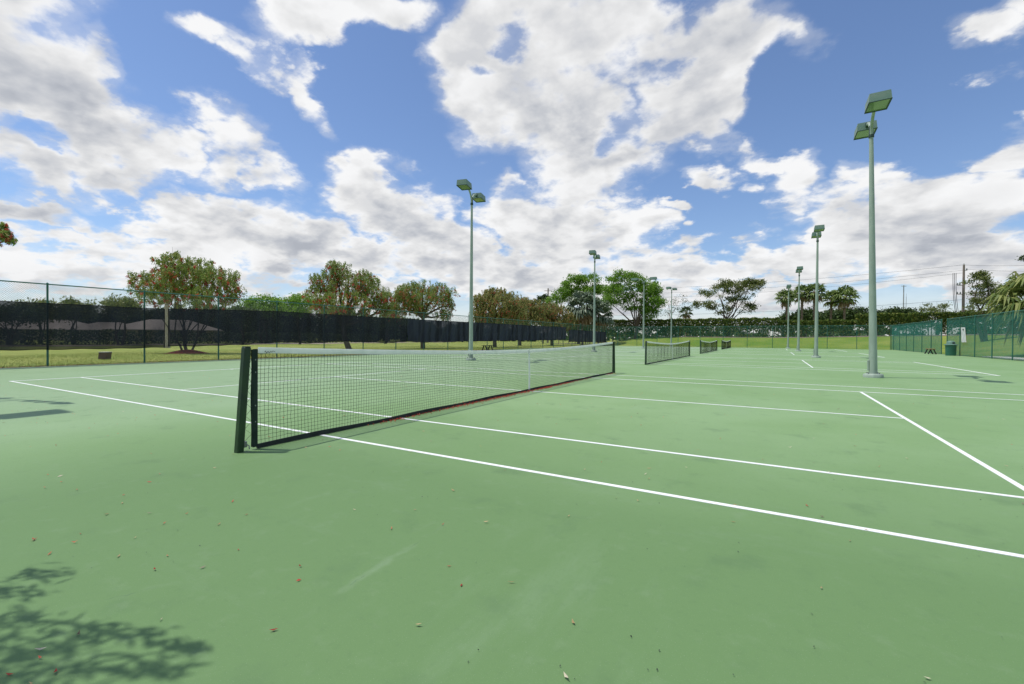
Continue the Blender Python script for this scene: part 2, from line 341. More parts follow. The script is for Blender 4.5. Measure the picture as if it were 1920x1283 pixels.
def grass_material():
    m = bpy.data.materials.new('lawn_grass'); m.use_nodes = True; t = m.node_tree; b = t.nodes['Principled BSDF']
    b.inputs['Roughness'].default_value = 0.85; b.inputs['Specular IOR Level'].default_value = 0.15
    g = t.nodes.new('ShaderNodeNewGeometry')
    def nz(s, d, o=(0, 0, 0)):
        mp = t.nodes.new('ShaderNodeMapping'); mp.inputs['Location'].default_value = o
        t.links.new(g.outputs['Position'], mp.inputs[0])
        n = t.nodes.new('ShaderNodeTexNoise'); n.inputs['Scale'].default_value = s; n.inputs['Detail'].default_value = d; n.inputs['Roughness'].default_value = .65
        t.links.new(mp.outputs[0], n.inputs['Vector']); return n.outputs[0]
    def mixc(f, a, c2):
        x = t.nodes.new('ShaderNodeMix'); x.data_type = 'RGBA'; t.links.new(f, x.inputs[0])
        for i, c in ((6, a), (7, c2)):
            if isinstance(c, tuple): x.inputs[i].default_value = c + (1,)
            else: t.links.new(c, x.inputs[i])
        return x.outputs[2]
    def mr(v, a, b_):
        x = t.nodes.new('ShaderNodeMapRange'); x.interpolation_type = 'SMOOTHSTEP'; x.inputs[1].default_value = a; x.inputs[2].default_value = b_; t.links.new(v, x.inputs[0]); return x.outputs[0]
    def M_half(v):
        x = t.nodes.new('ShaderNodeMath'); x.operation = 'MULTIPLY'; x.inputs[1].default_value = .45; t.links.new(v, x.inputs[0]); return x.outputs[0]
    green = mixc(mr(nz(14, 6), .35, .65), (.085, .165, .016), (.155, .245, .03))
    dry = mixc(mr(nz(9, 5, (5, 5, 0)), .35, .65), (.27, .29, .065), (.37, .36, .11))
    # the lawn west of the courts is drier and yellower than the mound at the far end
    sp = t.nodes.new('ShaderNodeSeparateXYZ'); t.links.new(g.outputs['Position'], sp.inputs[0])
    west = mr(sp.outputs[0], -12.0, -20.0)
    east = M_half(mr(sp.outputs[0], 12.0, 24.0))
    f = t.nodes.new('ShaderNodeMath'); f.operation = 'MULTIPLY_ADD'
    n_ = mr(nz(.22, 5, (2, 9, 0)), .30, .75)
    w2 = t.nodes.new('ShaderNodeMath'); w2.operation = 'MAXIMUM'; t.links.new(west, w2.inputs[0]); t.links.new(east, w2.inputs[1])
    w3 = t.nodes.new('ShaderNodeMath'); w3.operation = 'MULTIPLY_ADD'; t.links.new(w2.outputs[0], w3.inputs[0]); w3.inputs[1].default_value = .42; w3.inputs[2].default_value = -.06
    w4 = t.nodes.new('ShaderNodeMath'); w4.operation = 'MULTIPLY_ADD'; t.links.new(n_, w4.inputs[0]); w4.inputs[1].default_value = .55; t.links.new(w3.outputs[0], w4.inputs[2]); w4.use_clamp = True
    t.links.new(mixc(w4.outputs[0], green, dry), b.inputs['Base Color'])
    bp = t.nodes.new('ShaderNodeBump'); bp.inputs['Strength'].default_value = .8; bp.inputs['Distance'].default_value = .06
    t.links.new(nz(11, 6, (1, 1, 0)), bp.inputs['Height']); t.links.new(bp.outputs[0], b.inputs['Normal'])
    return m
tag(link_mesh('ground', GV, GQ, grass_material(), smooth=True), kind='structure')

def court_material():
    m = bpy.data.materials.new('acrylic_court'); m.use_nodes = True; t = m.node_tree; b = t.nodes['Principled BSDF']
    b.inputs['Roughness'].default_value = 0.66; b.inputs['Specular IOR Level'].default_value = 0.22
    g = t.nodes.new('ShaderNodeNewGeometry'); pos = g.outputs['Position']
    def nz(s, d, o=(0, 0, 0), st=(1, 1, 1), ro=.6, rz=0):
        mp = t.nodes.new('ShaderNodeMapping'); mp.inputs['Location'].default_value = o; mp.inputs['Scale'].default_value = st; mp.inputs['Rotation'].default_value = (0, 0, rz)
        t.links.new(pos, mp.inputs[0])
        n = t.nodes.new('ShaderNodeTexNoise'); n.inputs['Scale'].default_value = s; n.inputs['Detail'].default_value = d; n.inputs['Roughness'].default_value = ro
        t.links.new(mp.outputs[0], n.inputs['Vector']); return n.outputs[0]
    def M(op, a, b_=None, c=None):
        x = t.nodes.new('ShaderNodeMath'); x.operation = op
        for i, v in enumerate((a, b_, c)):
            if v is None: continue
            if isinstance(v, (int, float)): x.inputs[i].default_value = v
            else: t.links.new(v, x.inputs[i])
        return x.outputs[0]
    def mr(v, a, b_, c=0., d=1.):
        x = t.nodes.new('ShaderNodeMapRange'); x.interpolation_type = 'SMOOTHSTEP'; t.links.new(v, x.inputs[0])
        for i, q in enumerate((a, b_, c, d)): x.inputs[i+1].default_value = q
        return x.outputs[0]
    def mixc(f, a, c2):
        x = t.nodes.new('ShaderNodeMix'); x.data_type = 'RGBA'
        if isinstance(f, float): x.inputs[0].default_value = f
        else: t.links.new(f, x.inputs[0])
        for i, c in ((6, a), (7, c2)):
            if isinstance(c, tuple): x.inputs[i].default_value = c + (1,)
            else: t.links.new(c, x.inputs[i])
        return x.outputs[2]
    A = (.194, .316, .128); B = (.226, .350, .160); D = (.118, .212, .078)
    c = mixc(mr(nz(.35, 6), .38, .62), A, B)
    # darker coat in front of a curved lap edge near the first net
    sp = t.nodes.new('ShaderNodeSeparateXYZ'); t.links.new(pos, sp.inputs[0])
    edge = M('ADD', M('MULTIPLY', sp.outputs[0], EDGE[0]), M('MULTIPLY_ADD', sp.outputs[1], EDGE[1], EDGE[2]))
    edge = M('ADD', edge, M('MULTIPLY_ADD', nz(.9, 4), .9, -.45))
    c = mixc(M('MULTIPLY', mr(M('ADD', sp.outputs[0], M('MULTIPLY_ADD', nz(.3, 3, (6, 6, 0)), 5., -2.5)), .5, -6.5), .55), c, (.27, .37, .235))
    outer = mr(M('ADD', sp.outputs[1], M('MULTIPLY_ADD', nz(.5, 4, (9, 3, 0)), 2.4, -1.2)), -.5, -7.8)  # gradually darker tone toward the near side
    outer = M('MULTIPLY', outer, mr(sp.outputs[0], -3.5, .5))
    c = mixc(M('MULTIPLY', M('MAXIMUM', M('MULTIPLY', mr(edge, -.03, .05), mr(sp.outputs[1], -4.6, -6.2)), outer), M('MULTIPLY_ADD', outer, .30, .60)), c, D)
    # scuffs, drag marks and faint pale streaks
    c = mixc(M('MULTIPLY', mr(nz(1.1, 7, (4, 1, 0), (1, .22, 1), .7, .5), .56, .74), .24), c, (.24, .34, .21))
    c = mixc(M('MULTIPLY', mr(nz(1.6, 7, (8, 1, 0), (.3, 1, 1), .7, -.35), .58, .75), .20), c, (.22, .31, .20))
    c = mixc(M('MULTIPLY', mr(nz(2.3, 5, (1, 7, 0)), .55, .75), .38), c, (.085, .155, .070))
    c = mixc(M('MULTIPLY', mr(nz(7, 7, (4, 7, 0)), .54, .72), .22), c, (.20, .29, .16))
    c = mixc(M('MULTIPLY', mr(nz(24, 6, (1, 7, 3)), .52, .74), .20), c, (.09, .155, .07))
    # fine grit
    c = mixc(M('MULTIPLY', mr(nz(260, 2), .50, .72), .35), c, (.10, .18, .09))
    c = mixc(M('MULTIPLY', mr(nz(190, 2, (3, 3, 0)), .62, .74), .35), c, (.33, .42, .30))
    # one long hairline crack with patched pale edges
    for (k0, k1, k2, s0, s1, lo, hi) in CRACKS:
        d_ = M('ABSOLUTE', M('ADD', M('ADD', M('MULTIPLY', sp.outputs[0], k0), M('MULTIPLY_ADD', sp.outputs[1], k1, k2)), M('MULTIPLY_ADD', nz(3, 5, (2, 2, 0)), .16, -.08)))
        al = M('ADD', M('MULTIPLY', sp.outputs[0], s0), M('MULTIPLY', sp.outputs[1], s1))
        inr = M('MULTIPLY', mr(al, lo, lo + .4), mr(al, hi, hi - .4))
        c = mixc(M('MULTIPLY', M('MULTIPLY', mr(d_, .035, .0), inr), M('MULTIPLY', mr(nz(2.5, 4), .42, .62), .20)), c, (.30, .39, .27))
        c = mixc(M('MULTIPLY', M('MULTIPLY', mr(d_, .005, .0), inr), M('MULTIPLY', mr(nz(3.5, 4, (1, 0, 0)), .5, .6), .5)), c, (.07, .12, .07))
    t.links.new(c, b.inputs['Base Color'])
    bp = t.nodes.new('ShaderNodeBump'); bp.inputs['Strength'].default_value = .35; bp.inputs['Distance'].default_value = .0015
    t.links.new(nz(320, 3), bp.inputs['Height']); t.links.new(bp.outputs[0], b.inputs['Normal'])
    return m
def line_eq(p, q):
    p = np.array(p[:2]); q = np.array(q[:2]); d = (q - p) / np.linalg.norm(q - p); n = np.array([-d[1], d[0]])
    return n, -float(n @ p), d
def gpt(px, py):
    d = F_ * 860.4 + R3 * (px - 933.5) - U3 * (py - 641.5); return CAM + d * (-CAM[2] / d[2])
_n, _c, _d = line_eq(gpt(0, 950), gpt(450, 862))
if _n @ CAM[:2] + _c < 0: _n, _c = -_n, -_c
EDGE = (float(_n[0]), float(_n[1]), _c)
CRACKS = []
for a, b_ in (((500, 1195), (860, 970)), ((20, 1170), (420, 1070))):
    P, Q_ = gpt(*a), gpt(*b_); n_, c_, d_ = line_eq(P, Q_)
    CRACKS.append((float(n_[0]), float(n_[1]), c_, float(d_[0]), float(d_[1]), float(d_ @ P[:2]), float(d_ @ Q_[:2])))
X0, X1, Y0, Y1 = -18.50, 17.40, -30.0, 64.15
m_court = court_material()
cb = MB(); cb.box(X0, X1, Y0, Y1, -0.25, 0.0)
tag(cb.build('court_surface', m_court), kind='structure')
m_dirt = mat('edge_dirt', (.045, .035, .028), .9, .1, (.09, .07, .045), 5, bump=.8, bscale=20)
cb = MB(); cb.box(-18.95, X0 - .003, Y0, Y1, -0.25, -0.012); cb.box(X1 + .003, 17.75, Y0, Y1, -.25, -.012); cb.box(X0, X1, Y1 + .003, Y1 + .35, -.25, -.012)
tag(cb.build('dirt_strip', m_dirt), kind='structure')

# painted lines, one sheet per court
m_line = mat('white_line_paint', (.80, .81, .79), .6, .3, (.60, .67, .57), 9, (.54, .80), detail=9)
def court_lines(cy, right=11.885, rs=6.4):
    b = MB()
    def ln(x0, y0, x1, y1, w=.05):
        b.box(min(x0, x1) - (w/2 if x0 == x1 else 0), max(x0, x1) + (w/2 if x0 == x1 else 0), cy + min(y0, y1) - (w/2 if y0 == y1 else 0), cy + max(y0, y1) + (w/2 if y0 == y1 else 0), .0005, .004)
    L = -11.885
    ln(L, -5.485 + .025, L, 5.485 - .025, .075); ln(right, -5.485 + .025, right, 5.485 - .025, .075)
    for y in (-5.485, 5.485): ln(L - .0375, y, right + .0375, y)
    for y in (-4.115, 4.115): ln(L + .038, y, right - .038, y)
    for x in (-6.4, rs): ln(x, -4.089, x, 4.089)
    ln(-6.374, 0, rs - .026, 0)
    for s_ in (-1, 1):
        x = L if s_ < 0 else right
        ln(x - s_ * .038, 0, x - s_ * .17, 0)
    return tag(b.build('court_lines', m_line), kind='structure')
CY = [0.0, 18.5, 37.0, 55.2]
court_lines(CY[0], 11.6, 6.4)
for c_ in CY[1:]: court_lines(c_, 11.3, 6.15)

# ------------------------------------------------------------------ tennis nets
m_post = mat('dark_green_post_paint', (.009, .030, .011), .38, .5, (.020, .055, .016), 6, bump=.15, bscale=60)
m_cord = mat('black_net_cord', (.012, .014, .013), .8, .2)
m_band = mat('white_vinyl_headband', (.86, .87, .85), .55, .3, (.66, .71, .66), 4.5, (.48, .75))
def add_translucency(m, f, col):
    t = m.node_tree; o = [n for n in t.nodes if n.type == 'OUTPUT_MATERIAL'][0]; b = t.nodes['Principled BSDF']
    tr = t.nodes.new('ShaderNodeBsdfTranslucent'); tr.inputs[0].default_value = col; x = t.nodes.new('ShaderNodeMixShader'); x.inputs[0].default_value = f
    t.links.new(b.outputs[0], x.inputs[1]); t.links.new(tr.outputs[0], x.inputs[2]); t.links.new(x.outputs[0], o.inputs[0])
add_translucency(m_band, .40, (.9, .92, .88, 1))
m_black = mat('black_vinyl', (.010, .013, .012), .6, .3, (.022, .03, .024), 8)
m_dowel = mat('green_black_sleeve', (.010, .024, .018), .6, .3, (.022, .04, .03), 9)
m_steel = mat('dull_steel', (.32, .33, .32), .45, .5, metal=.8)
HN = 6.30
def ztop(y): return .914 + .150 * (np.abs(y) / HN) ** 1.55
def make_net():
    root = empty('tennis_net')
    for sgn in (-1, 1):
        b = MB(); y0 = sgn * 6.47; lean = -sgn * .075
        prof = .035
        def M(V, y0=y0, lean=lean):
            V = V.copy(); V[:, 1] += y0 + lean * V[:, 2] / 1.07; return V
        b.box(-prof, prof, -prof, prof, -.02, 1.072, M, bev=.008)
        b.build('post', m_post, root)
        b = MB(); b.box(-prof+.003, prof-.003, -prof+.003, prof-.003, 1.0725, 1.079, lambda V, y0=y0, lean=lean: V + np.array([0, y0 + lean, 0]), bev=.004)
        b.build('post_cap', m_black, root)
        b = MB(); yy = sgn * HN
        zz = np.linspace(.03, 1.045, 13)
        b.box(-.006, .006, yy - .028, yy + .028, .02, 1.05, bev=.004)
        b.tube([(0, yy + sgn*.034 + .004*math.sin(z*9), z) for z in zz], .012, 6)
        b.build('side_sleeve', m_dowel, root)
        # lacing cord zigzag between sleeve and post
        b = MB(); pts = []
        for i in range(15):
            z = 1.02 - i * .066; pts.append((.01 * (-1) ** i, yy + sgn*.03 if i % 2 else y0 + lean * z / 1.07 - sgn*.036, z))
        b.tube(pts, .0022, 4); b.tube([(0, yy, 1.035), (0, y0 + lean, 1.04)], .0035, 5)
        b.build('lacing_cord', m_cord, root)
        for z in (.93, .80, .45, .28):
            b = MB(); b.box(-.008, .008, yy - .006, yy + .006, z, z + .014); b.build('grommet', m_steel, root)
    # winding gear low on the near post
    b = MB(); b.box(-.02, .02, -6.53+.10, -6.53+.135, .04, .10, bev=.004); b.tube([(0, -6.40, .07), (.035, -6.385, .055), (.04, -6.385, .02)], .006, 6)
    b.build('cord_hook', m_steel, root)
    # the mesh of knotted cord
    b = MB(); ys = np.arange(-HN + .02, HN, .0445); nr = 22
    zt = ztop(ys) - .055; zb = np.full_like(ys, .045)
    bil = .018 * np.sin(ys * 1.3 + .5) + .008 * np.sin(ys * 7.1)
    jit = rng.normal(0, .003, (len(ys), nr + 1))
    Z = zb[:, None] + (zt - zb)[:, None] * np.linspace(0, 1, nr + 1)[None] + rng.normal(0, .0022, (len(ys), nr + 1))
    sag = np.sin(np.linspace(0, np.pi, nr + 1))[None]
    X = bil[:, None] * sag + .004
    Y = ys[:, None] + jit * sag
    P = np.stack([X, Y, Z], -1)
    b.bars(P[:, :-1].reshape(-1, 3), P[:, 1:].reshape(-1, 3), .0019)
    b.bars(P[:-1, 1:].reshape(-1, 3), P[1:, 1:].reshape(-1, 3), .0019)
    b.build('net_mesh', m_cord, root)
    # headband
    ys = np.linspace(-HN + .035, HN - .035, 90); b = MB(); V = []
    for y in ys:
        z = float(ztop(y)) + .006; w = .002 * math.sin(y * 6)
        V += [(-.007, y, z - .066 + w), (-.009, y, z - .01), (-.004, y, z), (.004, y, z), (.009, y, z - .01), (.007, y, z - .066 + w)]
    Q = [(i*6+j, i*6+(j+1) % 6, i*6+6+(j+1) % 6, i*6+6+j) for i in range(len(ys)-1) for j in range(6)]
    b.add(V, Q + [(0, 1, 2, 3), (0, 3, 4, 5)])
    hb = b.build('headband', m_band, root, smooth=False)
    # faded illegible scrawl printed on the band near the first post
    b = MB(); pts = []
    for i in range(40):
        u = i / 39; pts.append((.0096, -HN + .10 + .12 * u, 1.018 + (.010 * math.sin(u * 26) * (1 - .7 * u)) - .004 * math.sin(u*5)))
    b.tube(pts, [.0028 - .0012 * (i / 39) for i in range(40)], 4)
    b.build('faded_mark', m_black, hb)
    # bottom band resting on the court
    ys = np.linspace(-HN + .02, HN - .02, 120); V = []
    for y in ys:
        x = .018 * math.sin(y * 1.3 + .5) * .4 + .006; h = .045 + .006 * math.sin(y * 3.1)
        V += [(x - .012, y, .006), (x - .006, y, .006 + h), (x + .006, y, .006 + h), (x + .014, y, .006)]
    Q = [(i*4+j, i*4+(j+1) % 4, i*4+4+(j+1) % 4, i*4+4+j) for i in range(len(ys)-1) for j in range(4)]
    b = MB(); b.add(V, Q + [(0, 1, 2, 3)]); b.build('bottom_band', m_black, root)
    # centre strap
    b = MB(); zz = np.linspace(.02, .93, 14); V = []
    for z in zz:
        x = .016 + .006 * math.sin(z * 5); V += [(x, -.036, z), (x + .005, -.036, z), (x + .005, .036, z), (x, .036, z)]
    Q = [(i*4+j, i*4+(j+1) % 4, i*4+4+(j+1) % 4, i*4+4+j) for i in range(len(zz)-1) for j in range(4)]
    b.add(V, Q); b.box(-.02, .02, -.027, .027, .925, .929)
    cs = b.build('center_strap', m_band, root)
    b = MB(); b.box(.008, .034, -.03, .03, .012, .05, bev=.004); b.build('buckle', m_steel, cs)
    return root
net = make_net(); net.location = (0, CY[0], 0)
tag(net, 'large nearest tennis net with litter of red petals along its bottom band', 'tennis net', 'tennis nets in a row')
for c_, lab in zip(CY[1:], ('second tennis net from the camera, mid distance in the row', 'small third net in the row, beyond the mid distance one', 'smallest farthest tennis net, last one before the back fence')):
    o = copy_tree(net); o.location = (-.25, c_ + .1, 0); tag(o, lab)

# ------------------------------------------------------------------ court lights
m_pole = mat('pale_green_pole_paint', (.36, .43, .35), .5, .4, (.25, .31, .25), 2.2, (.35, .75), stretch=(3, 3, .7), bump=.1, bscale=30)
m_head = mat('weathered_green_lamp_housing', (.13, .22, .17), .5, .4, (.21, .28, .22), 3.0, (.35, .7))
m_rim = mat('dark_green_rim', (.02, .05, .035), .5, .4)
m_lens = mat('lamp_lens_glass', (.22, .30, .16), .12, .8, (.16, .24, .12), 2.5)  # green of the court's reflection put into the lens colour
def make_light():
    root = empty('court_light')
    b = MB(); zz = [0.09, .5, 2, 4, 6, 7.66]; b.tube([(0, 0, z) for z in zz], [.112, .108, .098, .083, .068, .054], 16)
    smooth_shade(b.build('pole', m_pole, root))
    b = MB(); b.lathe([(0, .125), (.17, .125), (.235, .115), (.26, .08), (.262, 0.0)], 24)
    smooth_shade(b.build('base_flange', m_pole, root))
    for a_ in range(4):
        th = math.pi / 4 + a_ * math.pi / 2; b = MB(); b.lathe([(0, .165), (.016, .165), (.018, .125), (.018, .12)], 6, .19*math.cos(th), .19*math.sin(th)); b.build('anchor_bolt', m_steel, root)
    b = MB(); b.box(-.145, -.105, -.06, .06, .22, .55, bev=.008); b.build('hand_hole_cover', m_pole, root)
    b = MB(); b.lathe([(.055, 7.60), (.075, 7.61), (.075, 7.68), (.060, 7.72), (.060, 7.95), (.05, 7.99), (0, 7.99)], 14); smooth_shade(b.build('collar', m_rim, root))
    for s_ in (-1, 1):
        b = MB(); pts = []
        for i in range(9):
            t_ = i / 8; ang = t_ * math.pi / 2
            pts.append((0, s_ * (.03 + .68 * (1 - math.cos(ang))), 7.70 + .58 * math.sin(ang)))
        b.tube(pts, .045, 10); smooth_shade(b.build('arm', m_pole, root))
        # shoebox head, slightly narrower on top, open rim below
        y0, y1 = s_ * .70, s_ * 1.46
        if y0 > y1: y0, y1 = y1, y0
        tilt = s_ * R_(0)
        b = MB()
        zb_, zt_ = 8.14, 8.40; hw = .265
        V = [(-hw, y0, zb_), (hw, y0, zb_), (hw, y1, zb_), (-hw, y1, zb_), (-hw+.02, y0+.02, zt_), (hw-.02, y0+.02, zt_), (hw-.02, y1-.02, zt_), (-hw+.02, y1-.02, zt_),
             (-hw+.03, y0+.03, zb_), (hw-.03, y0+.03, zb_), (hw-.03, y1-.03, zb_), (-hw+.03, y1-.03, zb_), (-hw+.03, y0+.03, zb_+.04), (hw-.03, y0+.03, zb_+.04), (hw-.03, y1-.03, zb_+.04), (-hw+.03, y1-.03, zb_+.04)]
        Q = [(4,5,6,7),(0,1,5,4),(1,2,6,5),(2,3,7,6),(3,0,4,7),(0,8,9,1),(1,9,10,2),(2,10,11,3),(3,11,8,0),(8,12,13,9),(9,13,14,10),(10,14,15,11),(11,15,12,8)]
        b.add(V, Q); h = b.build('lamp_head', m_head, root)
        b = MB(); b.box(-hw+.033, hw-.033, y0+.033, y1-.033, zb_+.012, zb_+.03); b.build('lens', m_lens, h)
        b = MB()
        for (a0, a1, c0, c1) in ((-hw-.006, hw+.006, y0-.006, y0+.022), (-hw-.006, hw+.006, y1-.022, y1+.006), (-hw-.006, -hw+.022, y0+.023, y1-.023), (hw-.022, hw+.006, y0+.023, y1-.023)):
            b.box(a0, a1, c0, c1, zb_-.012, zb_+.004)
        b.build('door_frame', m_rim, h)
        b = MB(); b.box(-.05, .05, s_*.665-.035, s_*.665+.035, 8.20, 8.34, bev=.01); b.build('knuckle', m_rim, h)
    return root
light = make_light()
spots = [((7.42, 9.47), 0, 1.0, 'tallest looking floodlight pole, in the right foreground between the first two courts'),
 ((-8.68, 10.49), 14, 1.052, 'floodlight pole behind the first net on the left, in front of the black windscreen'),
 ((-8.62, 29.4), 10, 1.02, 'floodlight pole beyond the far post of the first net, before the silvery palm'),
 ((-8.45, 46.5), 90, 1.0, 'floodlight pole with its two heads spread wide, in front of the big green tree'),
 ((-8.4, 63.7), -12, 1.06, 'thin distant floodlight pole standing above the second net'),
 ((7.15, 27.5), 0, 1.0, 'floodlight pole just left of the tallest one, in front of the palms'),
 ((6.95, 46.4), 0, 1.0, 'floodlight pole with boxy heads rising above the left palms'),
 ((6.5, 63.6), 0, 1.0, 'shortest looking floodlight pole, beside the leftmost palm trunk'),
 ((-7.78, -9.25), 0, 1.0, 'floodlight pole left of the frame whose head casts the shadow on the court')]
for i, ((x, y), rz, sz, lab) in enumerate(spots):
    o = light if i == 0 else copy_tree(light)
    o.location = (x, y, 0); o.rotation_euler = (0, R_(-1.0) if i == 0 else 0, R_(rz)); o.scale = (1, 1, sz); tag(o, lab, 'floodlight', 'court floodlights')

# ------------------------------------------------------------------ fences
m_teal = mat('green_vinyl_fence', (.022, .125, .085), .4, .5, (.03, .155, .115), 2)
m_wire = mat('green_vinyl_wire', (.030, .22, .18), .45, .4)
m_wirew = mat('green_vinyl_wire_dark', (.020, .095, .060), .45, .4)
def fence(name, A, B, h, posts, label, mw, mp, rail=True, r_w=.0022, gap=None, cell=.072, bottom=.03):
    A = np.array(A, float); B = np.array(B, float); D = B - A; L = np.linalg.norm(D); D /= L
    root = empty(name, (A[0], A[1], 0), math.atan2(D[1], D[0]))
    for s_ in posts:
        b = MB(); r0 = .032
        b.tube([(s_, 0, -.1), (s_, 0, h + .03)], r0, 10); b.lathe([(r0+.006, h + .0), (r0+.006, h+.03), (.015, h+.06), (0, h+.062)], 10, s_, 0)
        smooth_shade(b.build('post', mp, root))
    b = MB(); segs = [(0, L)] if gap is None else [(0, gap[0]), (gap[1], L)]
    for a, c in segs:
        b.tube([(a, 0, h), (c, 0, h)], .022, 8)
    smooth_shade(b.build('top_rail', mp, root))
    b = MB()
    for a, c in segs:
        for z in (bottom + .01,): b.tube([(a, -.034, z), (c, -.034, z)], .003, 4)
        cs = np.arange(a - h, c + h, cell)
        for sg in (1, -1):
            # line s = c0 + sg*z
            P0 = []; P1 = []
            z0 = bottom; z1 = h
            c0 = cs
            sA = c0 + sg * z0; sB = c0 + sg * z1
            lo = np.minimum(sA, sB); hi = np.maximum(sA, sB)
            l2 = np.maximum(lo, a); h2 = np.minimum(hi, c); ok = h2 > l2 + .01
            l2, h2, cc = l2[ok], h2[ok], c0[ok]
            za = (l2 - cc) * sg; zb = (h2 - cc) * sg
            o_ = -.034 + .003 * sg
            b.bars(np.stack([l2, np.full_like(l2, o_), za], 1), np.stack([h2, np.full_like(l2, o_), zb], 1), r_w)
    b.build('chain_link', mw, root)
    return tag(root, label, 'fence')
XL = -18.60
pl = list(np.arange(0, 24) * 3.075 + (-6.1 + 30 - 24.6) )
# posts measured from y = -30; one falls on y = -3.03
pl = [(-3.03 + k * 3.085) + 30 for k in range(-8, 22) if (-3.03 + k * 3.085) < 64]
fence('chain_link_fence', (XL, -30), (XL, 64.2), 3.07, pl, 'long green chain link fence left of the courts, carrying the black windscreens', m_wirew, m_teal)
m_grey = m_teal
fence('chain_link_fence', (XL, 64.3), (17.3, 64.3), 3.02, [.0] + [k * 3.06 + 1.9 for k in range(0, 11)] + [35.8], 'green chain link fence across the far end of the courts', m_wire, m_teal)
ysR = [24.0 + 3.02 * k for k in range(-18, 14)]
gap0, gap1 = 43.4 + 30, 44.85 + 30
pr_ = [y + 30 for y in [ -27 + 3.06*k for k in range(0, 23)] if y < 41.2] + [gap0, gap1] + [gap1 + 3.05 * k for k in range(1, 7) if gap1 + 3.05 * k < 94.1] + [94.2]
fence('chain_link_fence', (17.3, -30), (17.3, 64.2), 3.0, pr_, 'green chain link fence along the right side with a narrow gate gap', m_wire, m_teal, gap=(gap0, gap1), r_w=.0034)

# windscreens
def windscreen_material(pleat, t0, t1):
    m = bpy.data.materials.new('black_windscreen_cloth'); m.use_nodes = True; t = m.node_tree; t.nodes.clear()
    o = t.nodes.new('ShaderNodeOutputMaterial'); mxs = t.nodes.new('ShaderNodeMixShader'); tr = t.nodes.new('ShaderNodeBsdfTransparent')
    d = t.nodes.new('ShaderNodeBsdfPrincipled'); d.inputs['Roughness'].default_value = .75; d.inputs['Specular IOR Level'].default_value = .3
    tcn = t.nodes.new('ShaderNodeTexCoord'); n = t.nodes.new('ShaderNodeTexNoise'); n.inputs['Scale'].default_value = .9; n.inputs['Detail'].default_value = 6
    t.links.new(tcn.outputs['Object'], n.inputs['Vector'])
    r = t.nodes.new('ShaderNodeMapRange'); r.inputs[1].default_value = .3; r.inputs[2].default_value = .7; r.inputs[3].default_value = t0; r.inputs[4].default_value = t1
    t.links.new(n.outputs[0], r.inputs[0]); t.links.new(r.outputs[0], mxs.inputs[0])
    # slanting pleats: doubled cloth in the opacity, fold shading painted into the colour
    mp = t.nodes.new('ShaderNodeMapping'); mp.inputs['Rotation'].default_value = (R_(38), 0, 0); mp.inputs['Scale'].default_value = (1, 1.7, .22); t.links.new(tcn.outputs['Object'], mp.inputs[0])
    n5 = t.nodes.new('ShaderNodeTexNoise'); n5.inputs['Scale'].default_value = 1.0; n5.inputs['Detail'].default_value = 5; t.links.new(mp.outputs[0], n5.inputs['Vector'])
    r5 = t.nodes.new('ShaderNodeMapRange'); r5.inputs[1].default_value = .42; r5.inputs[2].default_value = .62; t.links.new(n5.outputs[0], r5.inputs[0])
    a5 = t.nodes.new('ShaderNodeMath'); a5.operation = 'MULTIPLY_ADD'; a5.use_clamp = True; t.links.new(r5.outputs[0], a5.inputs[0]); a5.inputs[1].default_value = .10 * pleat; t.links.new(r.outputs[0], a5.inputs[2]); t.links.new(a5.outputs[0], mxs.inputs[0])
    mxc = t.nodes.new('ShaderNodeMix'); mxc.data_type = 'RGBA'; t.links.new(r5.outputs[0], mxc.inputs[0])
    mxc.inputs[6].default_value = (.012 + .02 * pleat, .014 + .023 * pleat, .022 + .032 * pleat, 1); mxc.inputs[7].default_value = (.007, .008, .012, 1)
    t.links.new(mxc.outputs[2], d.inputs['Base Color'])
    t.links.new(tr.outputs[0], mxs.inputs[1]); t.links.new(d.outputs[0], mxs.inputs[2]); t.links.new(mxs.outputs[0], o.inputs[0])
    return m
m_ws = windscreen_material(0.15, .92, .80); m_ws2 = windscreen_material(1.0, .95, .88); m_hem = mat('black_hem', (.006, .006, .009), .7, .2)
